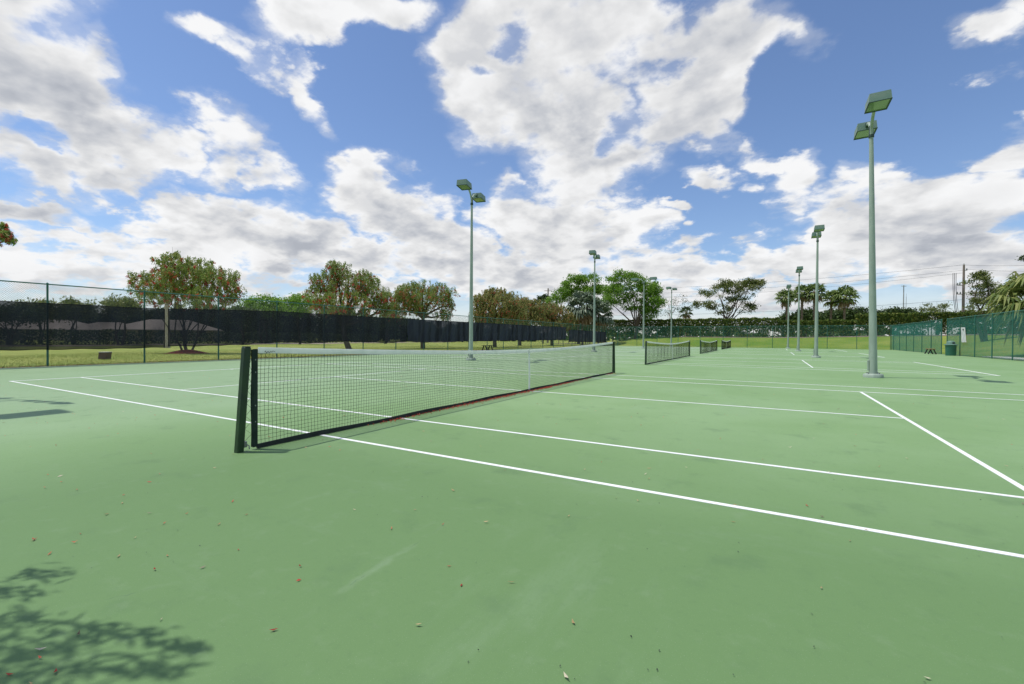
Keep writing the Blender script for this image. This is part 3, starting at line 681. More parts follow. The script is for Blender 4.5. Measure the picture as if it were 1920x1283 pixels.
def windscreen(top, bot, fold, label, m_ws=m_ws):
    t0, t1 = max(top[0][0], bot[0][0]), min(top[-1][0], bot[-1][0])
    n = int((t1 - t0) / .09) + 2; ys = np.linspace(t0, t1, n)
    zt = np.interp(ys, [a[0] for a in top], [a[1] for a in top]); zb = np.interp(ys, [a[0] for a in bot], [a[1] for a in bot])
    zt = zt + .006 * np.sin(ys * 2.04) ; zb = zb + .012 * np.sin(ys * 1.9 + 1) + .012 * np.sin(ys * 5.3)
    nz_ = 14; tt = np.linspace(0, 1, nz_)
    Z = zb[:, None] + (zt - zb)[:, None] * tt[None]
    ph = ys[:, None] + (1 - tt[None]) * .9
    X = XL + .075 + .008 * np.sin(ys[:, None] * 3) + fold * (.5 * np.sin(ph * 5.2 + np.sin(ph * 1.7) * 2) + .35 * np.sin(ph * 11.3 + 2 * np.sin(ph * .9))) * (1 - .55 * tt[None])
    X = np.maximum(X, XL + .045)
    Y = np.repeat(ys[:, None], nz_, 1)
    V = np.stack([X, Y, Z], -1).reshape(-1, 3)
    I, J = np.meshgrid(np.arange(n-1), np.arange(nz_-1), indexing='ij')
    Q = np.stack([I*nz_+J, (I+1)*nz_+J, (I+1)*nz_+J+1, I*nz_+J+1], -1).reshape(-1, 4)
    V2 = V - np.array([XL, t0, 0])
    o = link_mesh('windscreen', V2, Q, m_ws, smooth=True); o.location = (XL, t0, 0)
    tag(o, label, 'windscreen', 'black windscreens on the left fence')
    b = MB(); P = V2.reshape(n, nz_, 3)
    st = max(1, n // 160)
    b.tube(P[::st, 0], .014, 5); b.tube(P[::st, -1], .012, 5); b.tube(P[0], .012, 5); b.tube(P[-1], .012, 5)
    b.build('hem', m_hem, o)
    return o
windscreen([(-29, 2.36), (-4.27, 2.36), (-3.03, 2.35), (-1.61, 2.36), (0.02, 2.35), (0.79, 2.36)],
 [(-29, .64), (-4.27, 0.64), (-3.03, 0.62), (-2.11, 0.64), (-1.62, 0.65), (0.02, 0.64), (0.79, 0.66)], .012, 'smooth see through black windscreen at the left edge, left of the pale trunk')
windscreen([(0.93, 2.37), (2.87, 2.45), (6.22, 2.54), (9.74, 2.53), (13.24, 2.51), (16.54, 2.53)],
 [(0.93, 0.71), (3.15, 0.71), (6.22, 0.85), (8.31, 0.79), (10.77, 0.89), (14.25, 0.77), (16.54, 0.84)], .03, 'black windscreen with taut top between the pale trunk and the crumpled screen')
windscreen([(16.60, 2.53), (21.74, 2.53), (31.44, 2.56), (39.62, 2.56), (47.07, 2.60)],
 [(16.6, 0.84), (18.53, 0.79), (22.51, 0.81), (26.05, 0.84), (30.82, 0.88), (39.36, 0.90), (47.07, .98)], .085, 'crumpled folded black windscreen behind the left floodlight poles', m_ws2)
windscreen([(48.0, 2.30), (54.94, 2.26), (64.0, 2.2)], [(48.03, 0.70), (54.98, 0.6), (64.0, 0.48)], .035, 'farthest black windscreen, hung lower than the rest at the fence corner', m_ws2)

# ------------------------------------------------------------------ vegetation
def unit(n):
    v = rng.normal(size=(n, 3)); return v / np.linalg.norm(v, axis=1)[:, None]
def cards(C, L, W, U=None, N=None):
    """rhombic leaf cards; C centres, U long axis"""
    n = len(C)
    if U is None: U = unit(n)
    if N is None: N = unit(n)
    S = np.cross(U, N); S /= np.linalg.norm(S, axis=1)[:, None] + 1e-9
    L = np.broadcast_to(L, (n,))[:, None]; W = np.broadcast_to(W, (n,))[:, None]
    V = np.stack([C - U*L*.5, C + S*W*.5 - U*L*.08, C + U*L*.5, C - S*W*.5 - U*L*.08], 1)
    return V.reshape(-1, 3), np.arange(4*n).reshape(n, 4)
def clumps(blobs, per, clump_r, shell=.45, flat=.7):
    """blobs [(centre(3), radii(3))], per = clumps per square metre of blob section; returns clump centres and radii"""
    out = []
    for c, r in blobs:
        n = max(4, int(per * math.pi * r[0] * r[2]))
        d = unit(n); rad = (shell + (1 - shell) * rng.random(n)) ** .6
        out.append(np.asarray(c) + d * rad[:, None] * np.asarray(r))
    return np.concatenate(out)
def leafcloud(C, k, cr, L, W, flat=.7, upbias=.4):
    n = len(C)
    P = np.repeat(C, k, 0) + rng.normal(size=(n*k, 3)) * cr * np.array([1, 1, flat])
    N = unit(n*k); N[:, 2] = np.abs(N[:, 2]) + upbias; N /= np.linalg.norm(N, axis=1)[:, None]
    s = rng.uniform(.6, 1.3, n*k)
    return cards(P, L * s, W * s, None, N)
def limbs(b, base_, targets, r0, bend=.25, k=7, split=.35):
    base_ = np.asarray(base_, float)
    for T in targets:
        T = np.asarray(T, float); d = T - base_; L = np.linalg.norm(d)
        j = rng.normal(size=3) * L * .06
        pts = [base_ + d * t + np.array([0, 0, 1]) * bend * L * math.sin(math.pi * t) * .35 + j * math.sin(math.pi * t) + rng.normal(size=3) * L * .012 for t in np.linspace(0, 1, 7)]
        b.tube(pts, np.linspace(r0, r0 * .22, 7), k, caps=False)
        for _ in range(4):
            i = rng.integers(2, 6); q = pts[i]; e = q + rng.normal(size=3) * min(L * .10, .28) + d * .08
            m_ = (q + e) / 2 + rng.normal(size=3) * L * .03
            b.tube([q, m_, e], [r0 * .4, r0 * .26, r0 * .1], 5, caps=False)
m_bark = mat('grey_brown_bark', (.16, .12, .09), .9, .1, (.09, .065, .05), 5, bump=.6, bscale=18, stretch=(3, 3, .8))
m_palebark = mat('pale_peeling_bark', (.48, .42, .33), .85, .1, (.33, .26, .19), 4, bump=.4, bscale=14, stretch=(3, 3, .8))
m_pinkbark = mat('reddish_pale_bark', (.30, .22, .17), .9, .1, (.18, .12, .09), 4, bump=.4, bscale=14)
G1, G2, G3 = (.028, .052, .012), (.062, .105, .022), (.13, .17, .045)
lf_bottle = leafmat('bottlebrush_leaf', [(0, (.11, .18, .04)), (.45, (.24, .34, .075)), (.85, (.37, .43, .12)), (1, (.48, .36, .15))], .38)
lf_bottle2 = leafmat('dry_bottlebrush_leaf', [(0, (.14, .19, .05)), (.45, (.29, .34, .10)), (.8, (.42, .36, .14)), (1, (.56, .28, .15))], .4)
lf_red = leafmat('red_brush_flower', [(0, (.32, .025, .02)), (.5, (.58, .06, .045)), (1, (.66, .18, .10))], .3)
lf_rust = leafmat('rusty_faded_flower', [(0, (.36, .06, .035)), (.5, (.55, .15, .08)), (1, (.60, .28, .16))], .3)
lf_bright = leafmat('bright_green_leaf', [(0, (.08, .18, .02)), (.5, (.17, .33, .035)), (1, (.29, .44, .07))], .45)
lf_dark = leafmat('dark_green_leaf', [(0, (.022, .045, .013)), (.5, (.055, .095, .025)), (1, (.115, .165, .045))], .3)
lf_olive = leafmat('olive_green_leaf', [(0, (.06, .09, .024)), (.5, (.15, .19, .05)), (1, (.27, .28, .09))], .4)
lf_hedge = leafmat('hedge_leaf', [(0, (.035, .065, .013)), (.5, (.09, .15, .028)), (.85, (.21, .27, .05)), (1, (.34, .31, .07))], .35)
lf_palm = leafmat('palm_frond', [(0, (.07, .12, .03)), (.5, (.17, .25, .06)), (1, (.32, .38, .13))], .38)
lf_silver = leafmat('silvery_palm_frond', [(0, (.09, .13, .08)), (.5, (.17, .22, .14)), (1, (.29, .33, .23))], .2)
lf_dead = leafmat('dead_palm_frond', [(0, (.20, .13, .06)), (1, (.40, .29, .15))], .2)
m_mulch_red = mat('red_mulch', (.20, .045, .035), .95, .05, (.10, .03, .025), 18, bump=1, bscale=30)

def blob(px, py, rpx, rpy, w, dw=0.0, dr=1.0):
    c = vp(px, py, w + dw); a = rpx * w / 860.4; b_ = rpy * w / 860.4
    return (c, np.array([a, a * dr, b_]))
def mound(root, x, y, r, h, m):
    b = MB(); k = 28; V = [(x, y, terrain(x, y) + h)]
    for i, q in enumerate((.25, .5, .75, 1.0)):
        for j in range(k):
            a = 2*math.pi*j/k; rr = r*q*(1+.06*math.sin(3*a)); z = h*(math.cos(q*math.pi)*.5+.5) + rng.normal(0, .008)
            V.append((x+rr*math.cos(a), y+rr*math.sin(a), terrain(x+rr*math.cos(a), y+rr*math.sin(a)) + z - (.02 if q == 1 else 0)))
    T = [(0, 1+j, 1+(j+1) % k) for j in range(k)]
    Q = [(1+i*k+j, 1+(i+1)*k+j, 1+(i+1)*k+(j+1) % k, 1+i*k+(j+1) % k) for i in range(3) for j in range(k)]
    b.add(V, Q, T); o = b.build('mulch_mound', m); return o

def fringe(blobs, n=3, f=.42):
    out = list(blobs)
    for c, r in blobs:
        for d in unit(n):
            d[2] = abs(d[2]) * .9 - .15
            out.append((c + d * r * rng.uniform(.8, 1.15), r * f * rng.uniform(.6, 1.1)))
    return out
def weeping_tree(base, blobs, label, stems=1, red=.14, leaf=None, flower=None, strand=.7, dens=9.0, r0=.16, bark=None, lean=(0, 0), fork=1.2, lsize=(.125, .032), group='red flowering trees beyond the left fence', name='bottlebrush_tree'):
    leaf = leaf or lf_bottle; flower = flower or lf_red; bark = bark or m_bark
    base = np.array(base, float); root = empty(name, tuple(base))
    cc = np.mean([b_[0] for b_ in blobs], 0)
    mb = MB()
    for s_ in range(stems):
        off = rng.normal(size=3) * np.array([.18, .18, 0]) if stems > 1 else np.zeros(3)
        bs = base + off - np.array([0, 0, .1])
        top = base + off * 3 + np.array([lean[0], lean[1], fork])
        mb.tube([bs, (bs+top)/2 + rng.normal(size=3)*.05, top], [r0, r0*.85, r0*.7], 9, caps=False)
        tg = [b_[0] + rng.normal(size=3) * b_[1] * .3 for b_ in blobs]
        tg = tg if stems == 1 else tg[s_::stems] or tg[:1]
        limbs(mb, top, tg, r0 * .55)
    me = mb.build('trunk', bark, root, smooth=True)
    C = clumps(fringe(blobs), dens * 2.4, .3, .35)
    n = len(C); k = 28
    # strands hanging from each clump point
    u = np.linspace(0, 1, k)
    out = unit(n) * np.array([1, 1, .35]); ln = strand * rng.uniform(.5, 1.3, n)
    P = C[:, None] + out[:, None] * (u * .32)[None, :, None] * ln[:, None, None] + np.array([0, 0, -1.0]) * (u ** 1.6)[None, :, None] * ln[:, None, None] * .85
    P = P + rng.normal(size=P.shape) * .055
    U = np.zeros_like(P); U[:] = out[:, None] * .5 + np.array([0, 0, -.8]); U += rng.normal(size=P.shape) * .55; U /= np.linalg.norm(U, axis=-1)[..., None]
    V, Q = cards(P.reshape(-1, 3), lsize[0] * rng.uniform(.7, 1.5, n*k), lsize[1] * 1.45 * rng.uniform(.7, 1.4, n*k), U.reshape(-1, 3))
    link_mesh('crown', V - base, Q, leaf, root)
    me.data.transform(Matrix.Translation(Vector(-base)))
    # brushes
    m_ = int(n * red * 1.1)
    if m_ > 0:
        idx = rng.choice(n, m_, replace=False); kk = 26
        ctr = P[idx, -3]
        ax = U[idx, -3]
        Pf = ctr[:, None] + ax[:, None] * rng.uniform(-.10, .10, (m_, kk, 1)) + rng.normal(size=(m_, kk, 3)) * .045 + out[idx][:, None] * .12
        V, Q = cards(Pf.reshape(-1, 3), .12, .05)
        link_mesh('flowers', V - base, Q, flower, root)
    return tag(root, label, 'tree', group)

def broad_tree(name, base, blobs, label, leaf, per=5, k=26, cr=.32, L=.22, W=.12, r0=.25, fork=2.0, bark=None, group=None, cat='tree', shell=.4, flat=.6, stems=1):
    base = np.array(base, float); root = empty(name, tuple(base)); bark = bark or m_bark
    mb = MB()
    for s_ in range(stems):
        off = np.array([rng.normal()*.35, rng.normal()*.35, 0]) if stems > 1 else np.zeros(3)
        top = base + off*1.6 + np.array([rng.normal()*.15, rng.normal()*.15, fork])
        bs = base + off*.5 - np.array([0, 0, .2])
        mb.tube([bs, (bs+top)/2 + rng.normal(size=3)*.05, top], [r0*1.15, r0*.9, r0*.75], 9, caps=False)
        tg = [b_[0] for b_ in blobs]; tg = tg if stems == 1 else (tg[s_::stems] or tg[:1])
        limbs(mb, top, tg, r0*.5)
    me = mb.build('trunk', bark, root, smooth=True); me.data.transform(Matrix.Translation(Vector(-base)))
    C = clumps(fringe(blobs, 3, .38), per * 1.4, cr, shell); k = int(k * 2.2)
    V, Q = leafcloud(C, k, cr, L, W, flat)
    link_mesh('crown', V - base, Q, leaf, root)
    return tag(root, label, cat, group)

def gz(x, y): return float(terrain(x, y))
def foot(px, w, z=None):
    p_ = vp(px, 640, w); return np.array([p_[0], p_[1], gz(p_[0], p_[1]) if z is None else z])

# red flowering trees in a row beyond the left fence
f1 = gpt(352, 662)
mo = mound(None, f1[0], f1[1], 1.55, .28, m_mulch_red); tag(mo, 'red mulch mound at the foot of the many stemmed tree', 'mulch', kind='structure')
f1[2] = .1
W1 = 31.3
weeping_tree(f1, [blob(352, 520, 60, 30, W1), blob(330, 492, 35, 16, W1, -.5), blob(372, 500, 35, 18, W1, .4), blob(300, 520, 42, 16, W1, .6), blob(275, 535, 32, 16, W1, 0), blob(405, 520, 40, 20, W1, -.3), blob(432, 545, 26, 18, W1), blob(345, 555, 55, 22, W1, .8), blob(390, 556, 40, 20, W1, -.7), blob(322, 478, 14, 9, W1), blob(290, 555, 30, 14, W1, -.4), blob(425, 518, 22, 12, W1)],
 'multi stemmed red flowering tree growing from a red mulch mound, nearest beyond the left fence', stems=5, r0=.075, fork=1.0, dens=10.5, red=.24, strand=.42)
f2 = foot(313, 45.0)
broad_tree('pale_trunk_tree', f2, [blob(300, 545, 40, 14, 45), blob(330, 552, 40, 14, 45, 1), blob(270, 552, 20, 9, 45)], 'smooth pale trunk seen through the gap between two windscreens', lf_bottle, per=2.2, k=14, cr=.3, L=.16, W=.06, r0=.26, fork=4.2, bark=m_palebark)
W3 = 43.3; f3 = gpt(655, 655)
weeping_tree(f3, [blob(625, 510, 26, 20, W3), blob(640, 500, 22, 12, W3, .5), blob(610, 528, 26, 20, W3), blob(650, 535, 45, 24, W3, .6), blob(600, 552, 26, 18, W3, -.5), blob(685, 530, 30, 18, W3), blob(705, 552, 30, 22, W3, .5), blob(655, 560, 50, 16, W3, -.8), blob(680, 515, 18, 10, W3), blob(725, 560, 18, 18, W3), blob(605, 575, 24, 12, W3, 1), blob(640, 578, 24, 10, W3, -1), blob(700, 575, 28, 12, W3), blob(725, 580, 14, 10, W3)],
 'leaning red flowering tree with a tall peaked crown, second from the left', r0=.28, fork=2.2, lean=(-.5, -.35), dens=10, red=.24)
W4 = 49.3; f4 = gpt(793, 653)
weeping_tree(f4, [blob(800, 535, 30, 12, W4), blob(770, 545, 32, 16, W4), blob(825, 550, 26, 22, W4), blob(795, 558, 45, 20, W4, .6), blob(752, 563, 22, 20, W4, -.4), blob(838, 572, 14, 24, W4), blob(735, 575, 14, 14, W4), blob(780, 575, 35, 14, W4), blob(745, 586, 20, 12, W4), blob(830, 590, 16, 12, W4), blob(760, 550, 24, 14, W4, .8)],
 'rounded red flowering tree with drooping edges, left of the first left floodlight', r0=.26, fork=3.3, dens=9, red=.30, flower=lf_rust)
W5 = 60.8; f5 = gpt(928, 650)
weeping_tree(f5, [blob(932, 550, 26, 12, W5), blob(905, 565, 22, 18, W5), blob(935, 570, 40, 24, W5), blob(962, 562, 26, 16, W5), blob(915, 585, 30, 20, W5), blob(960, 585, 30, 18, W5), blob(900, 595, 18, 14, W5), blob(940, 598, 36, 12, W5), blob(930, 545, 14, 10, W5)],
 'rusty flowering tree right behind the first left floodlight pole', r0=.28, fork=2.6, dens=7.5, red=.22, leaf=lf_bottle2, flower=lf_rust, strand=.9, lsize=(.18, .05))
W6 = 72.0; f6 = foot(975, W6)
weeping_tree(f6, [blob(985, 566, 22, 10, W6), blob(990, 582, 30, 22, W6), blob(965, 592, 24, 20, W6), blob(1010, 580, 20, 20, W6), blob(995, 602, 30, 12, W6)],
 'rusty flowering tree in the middle of the touching crowns', r0=.28, fork=2.6, dens=6.5, red=.2, leaf=lf_bottle2, flower=lf_rust, strand=.9, lsize=(.2, .06))
W7 = 76.0; f7 = foot(1035, W7)
weeping_tree(f7, [blob(1035, 578, 22, 12, W7), blob(1050, 590, 26, 18, W7), blob(1022, 592, 22, 18, W7), blob(1062, 600, 22, 14, W7), blob(1040, 606, 34, 10, W7)],
 'orange brown flowering tree just left of the silvery palm', r0=.28, fork=2.6, dens=6.5, red=.35, leaf=lf_bottle2, flower=lf_rust, strand=.9, lsize=(.2, .06))

# overhanging tree by the camera: one branch tip at the upper left of the frame, its leaves shade the lower left corner
tb = np.array([-8.9, -11.2, 0])
def near_tree():
    root = empty('bottlebrush_tree', tuple(tb)); mb = MB()
    mb.tube([tb + [0, 0, -.1], tb + [.1, .1, 1.0], tb + [.1, .3, 1.9]], [.16, .14, .11], 9)
    top = tb + [.1, .3, 1.85]; ends = [vp(14, 446, 8.0), vp(4, 424, 8.1), vp(-50, 430, 8.3), vp(-90, 470, 8.6), vp(-150, 420, 8.8), vp(-260, 420, 9.2), vp(-330, 380, 9.6)]
    knot = vp(-110, 440, 8.6)
    for i, e in enumerate(ends):
        mid = knot * .7 + e * .3 + np.array([0, 0, .25]) if i < 4 else (top + e) / 2 + np.array([0, 0, .4])
        mb.tube([top, (top + mid) / 2 + [0, 0, .2], mid, (mid + e) / 2 + [0, 0, .08], e], [.05, .035, .02, .009, .003], 6)
    t_ = mb.build('trunk', m_bark, root, smooth=True); t_.data.transform(Matrix.Translation(Vector(-tb)))
    Vs = []; Fs = []
    sprays = [(vp(*a), r) for a, r in (((2, 447, 8.0), .13), ((12, 440, 8.0), .09), ((22, 452, 8.0), .07), ((-8, 430, 8.1), .14), ((6, 425, 8.1), .07), ((-28, 438, 8.2), .14), ((-55, 430, 8.3), .15), ((-100, 440, 8.6), .16), ((-150, 425, 8.8), .2), ((-270, 420, 9.2), .6), ((-340, 390, 9.6), .9))]
    for c_, r in sprays:
        n = int(90 + 7000 * r * r); P = c_ + unit(n) * (rng.random(n) ** .6)[:, None] * r
        U = unit(n) * .8 + np.array([.3, .1, -.5]); U /= np.linalg.norm(U, axis=1)[:, None]
        Vs.append(cards(P, rng.uniform(.05, .10, n), rng.uniform(.014, .024, n), U)[0])
        for _ in range(int(5 + 14 * r)):
            q = c_ + unit(1)[0] * r * .8; ax = np.array([.2, 0, -1.0]) + rng.normal(size=3) * .4; ax /= np.linalg.norm(ax)
            m_ = 70; tt = rng.uniform(-.045, .045, m_); d = unit(m_); d -= (d @ ax)[:, None] * ax; d /= np.linalg.norm(d, axis=1)[:, None]
            Fs.append(cards(q + ax * tt[:, None] + d * .014, .030, .008, d + ax * .3)[0])
    Vs = np.concatenate(Vs) - tb; Fs = np.concatenate(Fs) - tb
    link_mesh('crown', Vs, np.arange(len(Vs)).reshape(-1, 4), lf_bottle, root)
    link_mesh('flowers', Fs, np.arange(len(Fs)).reshape(-1, 4), lf_red, root)
    return tag(root, 'red flowered branch tip hanging into the upper left corner of the view', 'tree', 'red flowering trees by the near end')
near_tree()
SH = []
for (x_, y_, h_, r_) in ((80, 1075, 3.0, .26), (20, 1110, 3.0, .3), (45, 1160, 3.1, .22), (150, 1180, 3.0, .25), (245, 1190, 3.0, .26), (60, 1215, 3.2, .34), (350, 1215, 2.9, .16), (150, 1245, 3.2, .3), (290, 1255, 3.1, .2), (10, 1270, 3.3, .4), (-60, 1180, 3.3, .5), (100, 1300, 3.2, .5), (-90, 1300, 3.4, .5)):
    g_ = gpt(x_, y_); SH.append((np.array([g_[0] - .36 * h_, g_[1] - .165 * h_, h_]), np.array([r_*.32, r_*.32, r_*.35])))

# (13 little sprays of the tree standing left of the camera)
tb2 = np.array([-.6, -11.6, 0.0])
root = empty('bottlebrush_tree', tuple(tb2)); mb = MB()
mb.tube([tb2 + [0, 0, -.1], tb2 + [.1, .1, 1.2], tb2 + [.1, .2, 2.2]], [.13, .11, .09], 9)
for c_, r_ in SH:
    a0 = tb2 + np.array([.1, .2, 2.1]); m_ = (a0 + c_) / 2 + np.array([0, 0, .5]) + rng.normal(size=3) * .1
    mb.tube([a0, m_, c_], [.025, .012, .004], 6)
t_ = mb.build('trunk', m_bark, root, smooth=True); t_.data.transform(Matrix.Translation(Vector(-tb2)))
Vs = []
for c_, r_ in SH:
    n = 56; rr = float(r_[0]) * .72
    # lance shaped leaves streaming along the twig away from the trunk
    dirn = np.array([.80, .30, -.35]) + rng.normal(size=(n, 3)) * .35; dirn /= np.linalg.norm(dirn, axis=1)[:, None]
    al = rng.uniform(-1, 1, n)[:, None] * np.array([.85, .34, -.2]) * rr * 2.6
    P = c_ + al + rng.normal(size=(n, 3)) * rr * .55
    Vs.append(cards(P, rng.uniform(.09, .15, n), rng.uniform(.015, .026, n), dirn)[0])
Vs = np.concatenate(Vs); link_mesh('crown', Vs - tb2, np.arange(len(Vs)).reshape(-1, 4), lf_bottle, root)
tag(root, 'tree standing left of the camera whose leaves shade the bottom left corner', 'tree', 'red flowering trees by the near end')

# broad trees and hedges at the far end
def hedge(name, x0, x1, y0, y1, zt, label, dens=250, low=1.0, L=.30, seed=0):
    cx, cy = (x0+x1)/2, (y0+y1)/2; zb = gz(cx, cy)
    root = empty(name, (cx, cy, zb)); Lx = x1 - x0; D = y1 - y0; H = zt - zb
    n = int(Lx * H * dens)
    X = rng.uniform(x0, x1, n); Zr = rng.random(n) ** .8; Y = np.where(rng.random(n) < .6, y0 + np.abs(rng.normal(0, .22, n)), rng.uniform(y0, y1, n))
    hole = (np.sin(X * 2.3) + np.sin(X * 5.1 + 1) + np.sin(Zr * 9 + X * 1.7)) / 3 + rng.normal(0, .25, n)
    keep = (Zr > .36) | (hole > -.25 + (.36 - Zr) * low)
    X, Y, Zr = X[keep], Y[keep], Zr[keep]
    Z = Zr * (H + .06 * np.sin(X * 1.1) + .05 * np.sin(X * 3.7)) + zb + rng.normal(0, .05, len(X))
    nt_ = int(Lx * D * 90); X2 = rng.uniform(x0, x1, nt_); Y2 = rng.uniform(y0, y1, nt_); Z2 = zb + H + .06 * np.sin(X2 * 1.1) + .05 * np.sin(X2 * 3.7) + rng.normal(0, .07, nt_)
    P = np.stack([np.r_[X, X2], np.r_[Y, Y2], np.r_[Z, Z2]], 1)
    V, Q = cards(P, L * rng.uniform(.6, 1.3, len(P)), L * .55)
    link_mesh('foliage', V - np.array([cx, cy, zb]), Q, lf_hedge, root)
    b = MB()
    for x_ in np.arange(x0 + .5, x1, 1.15):
        xx = x_ + rng.normal() * .15; yy = cy + rng.normal() * .15
        b.tube([(xx-cx, yy-cy, gz(xx, yy) - zb - .1), (xx-cx + rng.normal()*.1, yy-cy, H*.4), (xx-cx + rng.normal()*.3, yy-cy, H*.8)], [.07, .055, .03], 5, caps=False)
    b.build('stems', m_pinkbark, root)
    return tag(root, label, 'hedge', 'clipped hedges')
HY = 78.4
hedge('clipped_hedge', -34, 5.6, HY, HY + 2.0, 4.62, 'long clipped hedge behind the far fence, ending left of the palms', seed=1)
hedge('clipped_hedge', 5.4, 15.4, HY + .3, HY + 2.2, 4.15, 'lower clipped hedge running under the palm trees')
hedge('clipped_hedge', 15.6, 42, HY, HY + 2.2, 5.05, 'clipped hedge with the sunlit yellow top, behind the right fence corner')
m_bed = mat('mauve_mulch_bed', (.21, .15, .13), .95, .05, (.33, .26, .23), 2.5, bump=.8, bscale=9)
xs = np.linspace(-34, 44, 90); ys_ = np.linspace(HY - 1.7, HY + 3, 9); V = []
for a in xs:
    for i, c in enumerate(ys_):
        yy = c + (.25 * math.sin(a * .7) if i == 0 else 0); V.append((a, yy, gz(a, yy) + .035))
Q = [(i*9+j, (i+1)*9+j, (i+1)*9+j+1, i*9+j+1) for i in range(89) for j in range(8)]
tag(link_mesh('mulch_bed', V, np.array(Q), m_bed, smooth=True), kind='structure')

WB = 88.0
broad_tree('broadleaf_tree', foot(1190, 84), [blob(1180, 535, 36, 22, 84), blob(1155, 550, 26, 18, 84, 1), blob(1210, 545, 26, 22, 84), blob(1225, 570, 20, 18, 84, -1), blob(1165, 520, 24, 10, 84), blob(1190, 570, 26, 14, 84, 1), blob(1215, 590, 18, 12, 84), blob(1140, 565, 14, 10, 84), blob(1230, 548, 12, 9, 84)],
 'large bright green leafy tree behind the floodlight with wide heads', lf_bright, per=1.3, k=34, cr=.42, L=.30, W=.17, r0=.28, fork=2.2)
broad_tree('broadleaf_tree', foot(1085, 92), [blob(1080, 532, 24, 16, 92), blob(1105, 528, 22, 12, 92), blob(1060, 548, 18, 16, 92), blob(1095, 550, 28, 16, 92), blob(1045, 562, 14, 14, 92), blob(1125, 545, 16, 12, 92)],
 'yellowish green broad tree rising behind the silvery palm', lf_bright, per=1.1, k=34, cr=.45, L=.32, W=.18, r0=.3, fork=3.5)
broad_tree('open_crown_tree', foot(1366, 83), [blob(1345, 548, 22, 14, 83), blob(1375, 540, 20, 14, 83), blob(1405, 540, 24, 14, 83), blob(1420, 535, 12, 10, 83), blob(1325, 572, 18, 9, 83), blob(1350, 580, 22, 9, 83), blob(1380, 565, 16, 12, 83), blob(1400, 578, 12, 9, 83), blob(1360, 532, 12, 7, 83), blob(1398, 530, 12, 6, 83)],
 'solitary open crowned tree rising behind the hedge left of the palms', lf_olive, per=1.1, k=26, cr=.36, L=.28, W=.15, r0=.22, fork=2.8, stems=3)
broad_tree('sparse_tree', foot(1260, 95), [blob(1252, 570, 16, 12, 95), blob(1272, 566, 14, 14, 95), blob(1245, 585, 14, 10, 95), blob(1275, 585, 14, 9, 95)],
 'thin half bare tree behind the thin distant floodlight', lf_dark, per=.9, k=7, cr=.4, L=.22, W=.12, r0=.14, fork=2.6, stems=4, bark=m_pinkbark)

def fan_palm(base, h, R, label, leaf=None, nf=34, name='fan_palm', droop=.55, group=None, r0=.17, seg=15, dead=6, sweep=1.0, lean=(0, 0), bw=.075):
    base = np.array(base, float); root = empty(name, tuple(base)); leaf = leaf or lf_palm
    b = MB(); zz = np.linspace(-.15, h, 14); pts = [(lean[0]*(z/h)**2, lean[1]*(z/h)**2, z) for z in zz]
    b.tube(pts, [r0*(1.15 if i < 2 else .82 + .35*(i/13)**2 + .06*math.sin(i*2.4)) for i in range(14)], 10); b.build('trunk', m_pinkbark, root, smooth=True)
    # leaf boots under the crown
    b = MB()
    for i in range(26):
        a = i * 2.4; z = h - .1 - .055 * i * h / 4; z = max(z, h*.55); x_, y_ = lean[0]*(z/h)**2, lean[1]*(z/h)**2
        b.tube([(x_+r0*.8*math.cos(a), y_+r0*.8*math.sin(a), z), (x_+r0*1.7*math.cos(a), y_+r0*1.7*math.sin(a), z+.3)], [.05, .02], 4)
    b.build('leaf_boots', m_bark, root)
    for kind_ in ('crown', 'dead_fronds'):
        Vv = []; n_ = nf if kind_ == 'crown' else dead
        if n_ == 0: continue
        for i in range(n_):
            az_ = i * 2.399 + rng.normal() * .2
            if kind_ == 'crown': e = R_(78 - 110 * ((i + .5) / n_) ** .85 + rng.normal() * 6)
            else: e = R_(-55 + rng.normal() * 12)
            d = np.array([math.cos(az_)*math.cos(e), math.sin(az_)*math.cos(e), math.sin(e)])
            side = np.cross(d, [0, 0, 1]); side /= np.linalg.norm(side) + 1e-9; nrm = np.cross(side, d)
            pl_ = R * rng.uniform(.38, .55)
            o_ = np.array([lean[0], lean[1], h]) ; tip = o_ + d * pl_ + np.array([0, 0, -.06*R])
            # petiole as thin blade
            Vv.append(np.array([[o_ - side*.02, o_ + side*.02, tip + side*.012, tip - side*.012]]))
            for j in range(seg):
                th = R_(-105 + 210 * j / (seg - 1) + rng.normal() * 3); sl = R * .62 * (1 - .25 * abs(th) / 1.8) * rng.uniform(.85, 1.1)
                dd = d * math.cos(th) + side * math.sin(th); 
                mid = tip + dd * sl * .55 + nrm * .06 * R * (1 - 2*abs(math.sin(th))) ; end = tip + dd * sl * .9 + np.array([0, 0, -1]) * droop * sl * rng.uniform(.3, .8)
                w_ = np.cross(dd, nrm); w_ /= np.linalg.norm(w_) + 1e-9; ww = bw * R * .55
                tw = nrm * ww * (.5 if j % 2 else -.5)
                Vv.append(np.array([[tip, mid + w_*ww + tw, mid - w_*ww - tw, tip]]))
                Vv.append(np.array([[mid + w_*ww + tw, end, end, mid - w_*ww - tw]]))
        A = np.concatenate(Vv); n4 = len(A)
        # degenerate quads become triangles
        tri_a = [i for i in range(n4) if np.allclose(A[i, 0], A[i, 3])]; tri_b = [i for i in range(n4) if np.allclose(A[i, 1], A[i, 2])]
        isA = np.zeros(n4, bool); isA[tri_a] = True; isB = np.zeros(n4, bool); isB[tri_b] = True
        V = A.reshape(-1, 3); idx = np.arange(n4*4).reshape(-1, 4)
        link_mesh(kind_, V, [idx[~isA & ~isB], idx[isA][:, :3], idx[isB][:, [0, 1, 3]]], leaf if kind_ == 'crown' else lf_dead, root)
    return tag(root, label, 'palm tree', group)
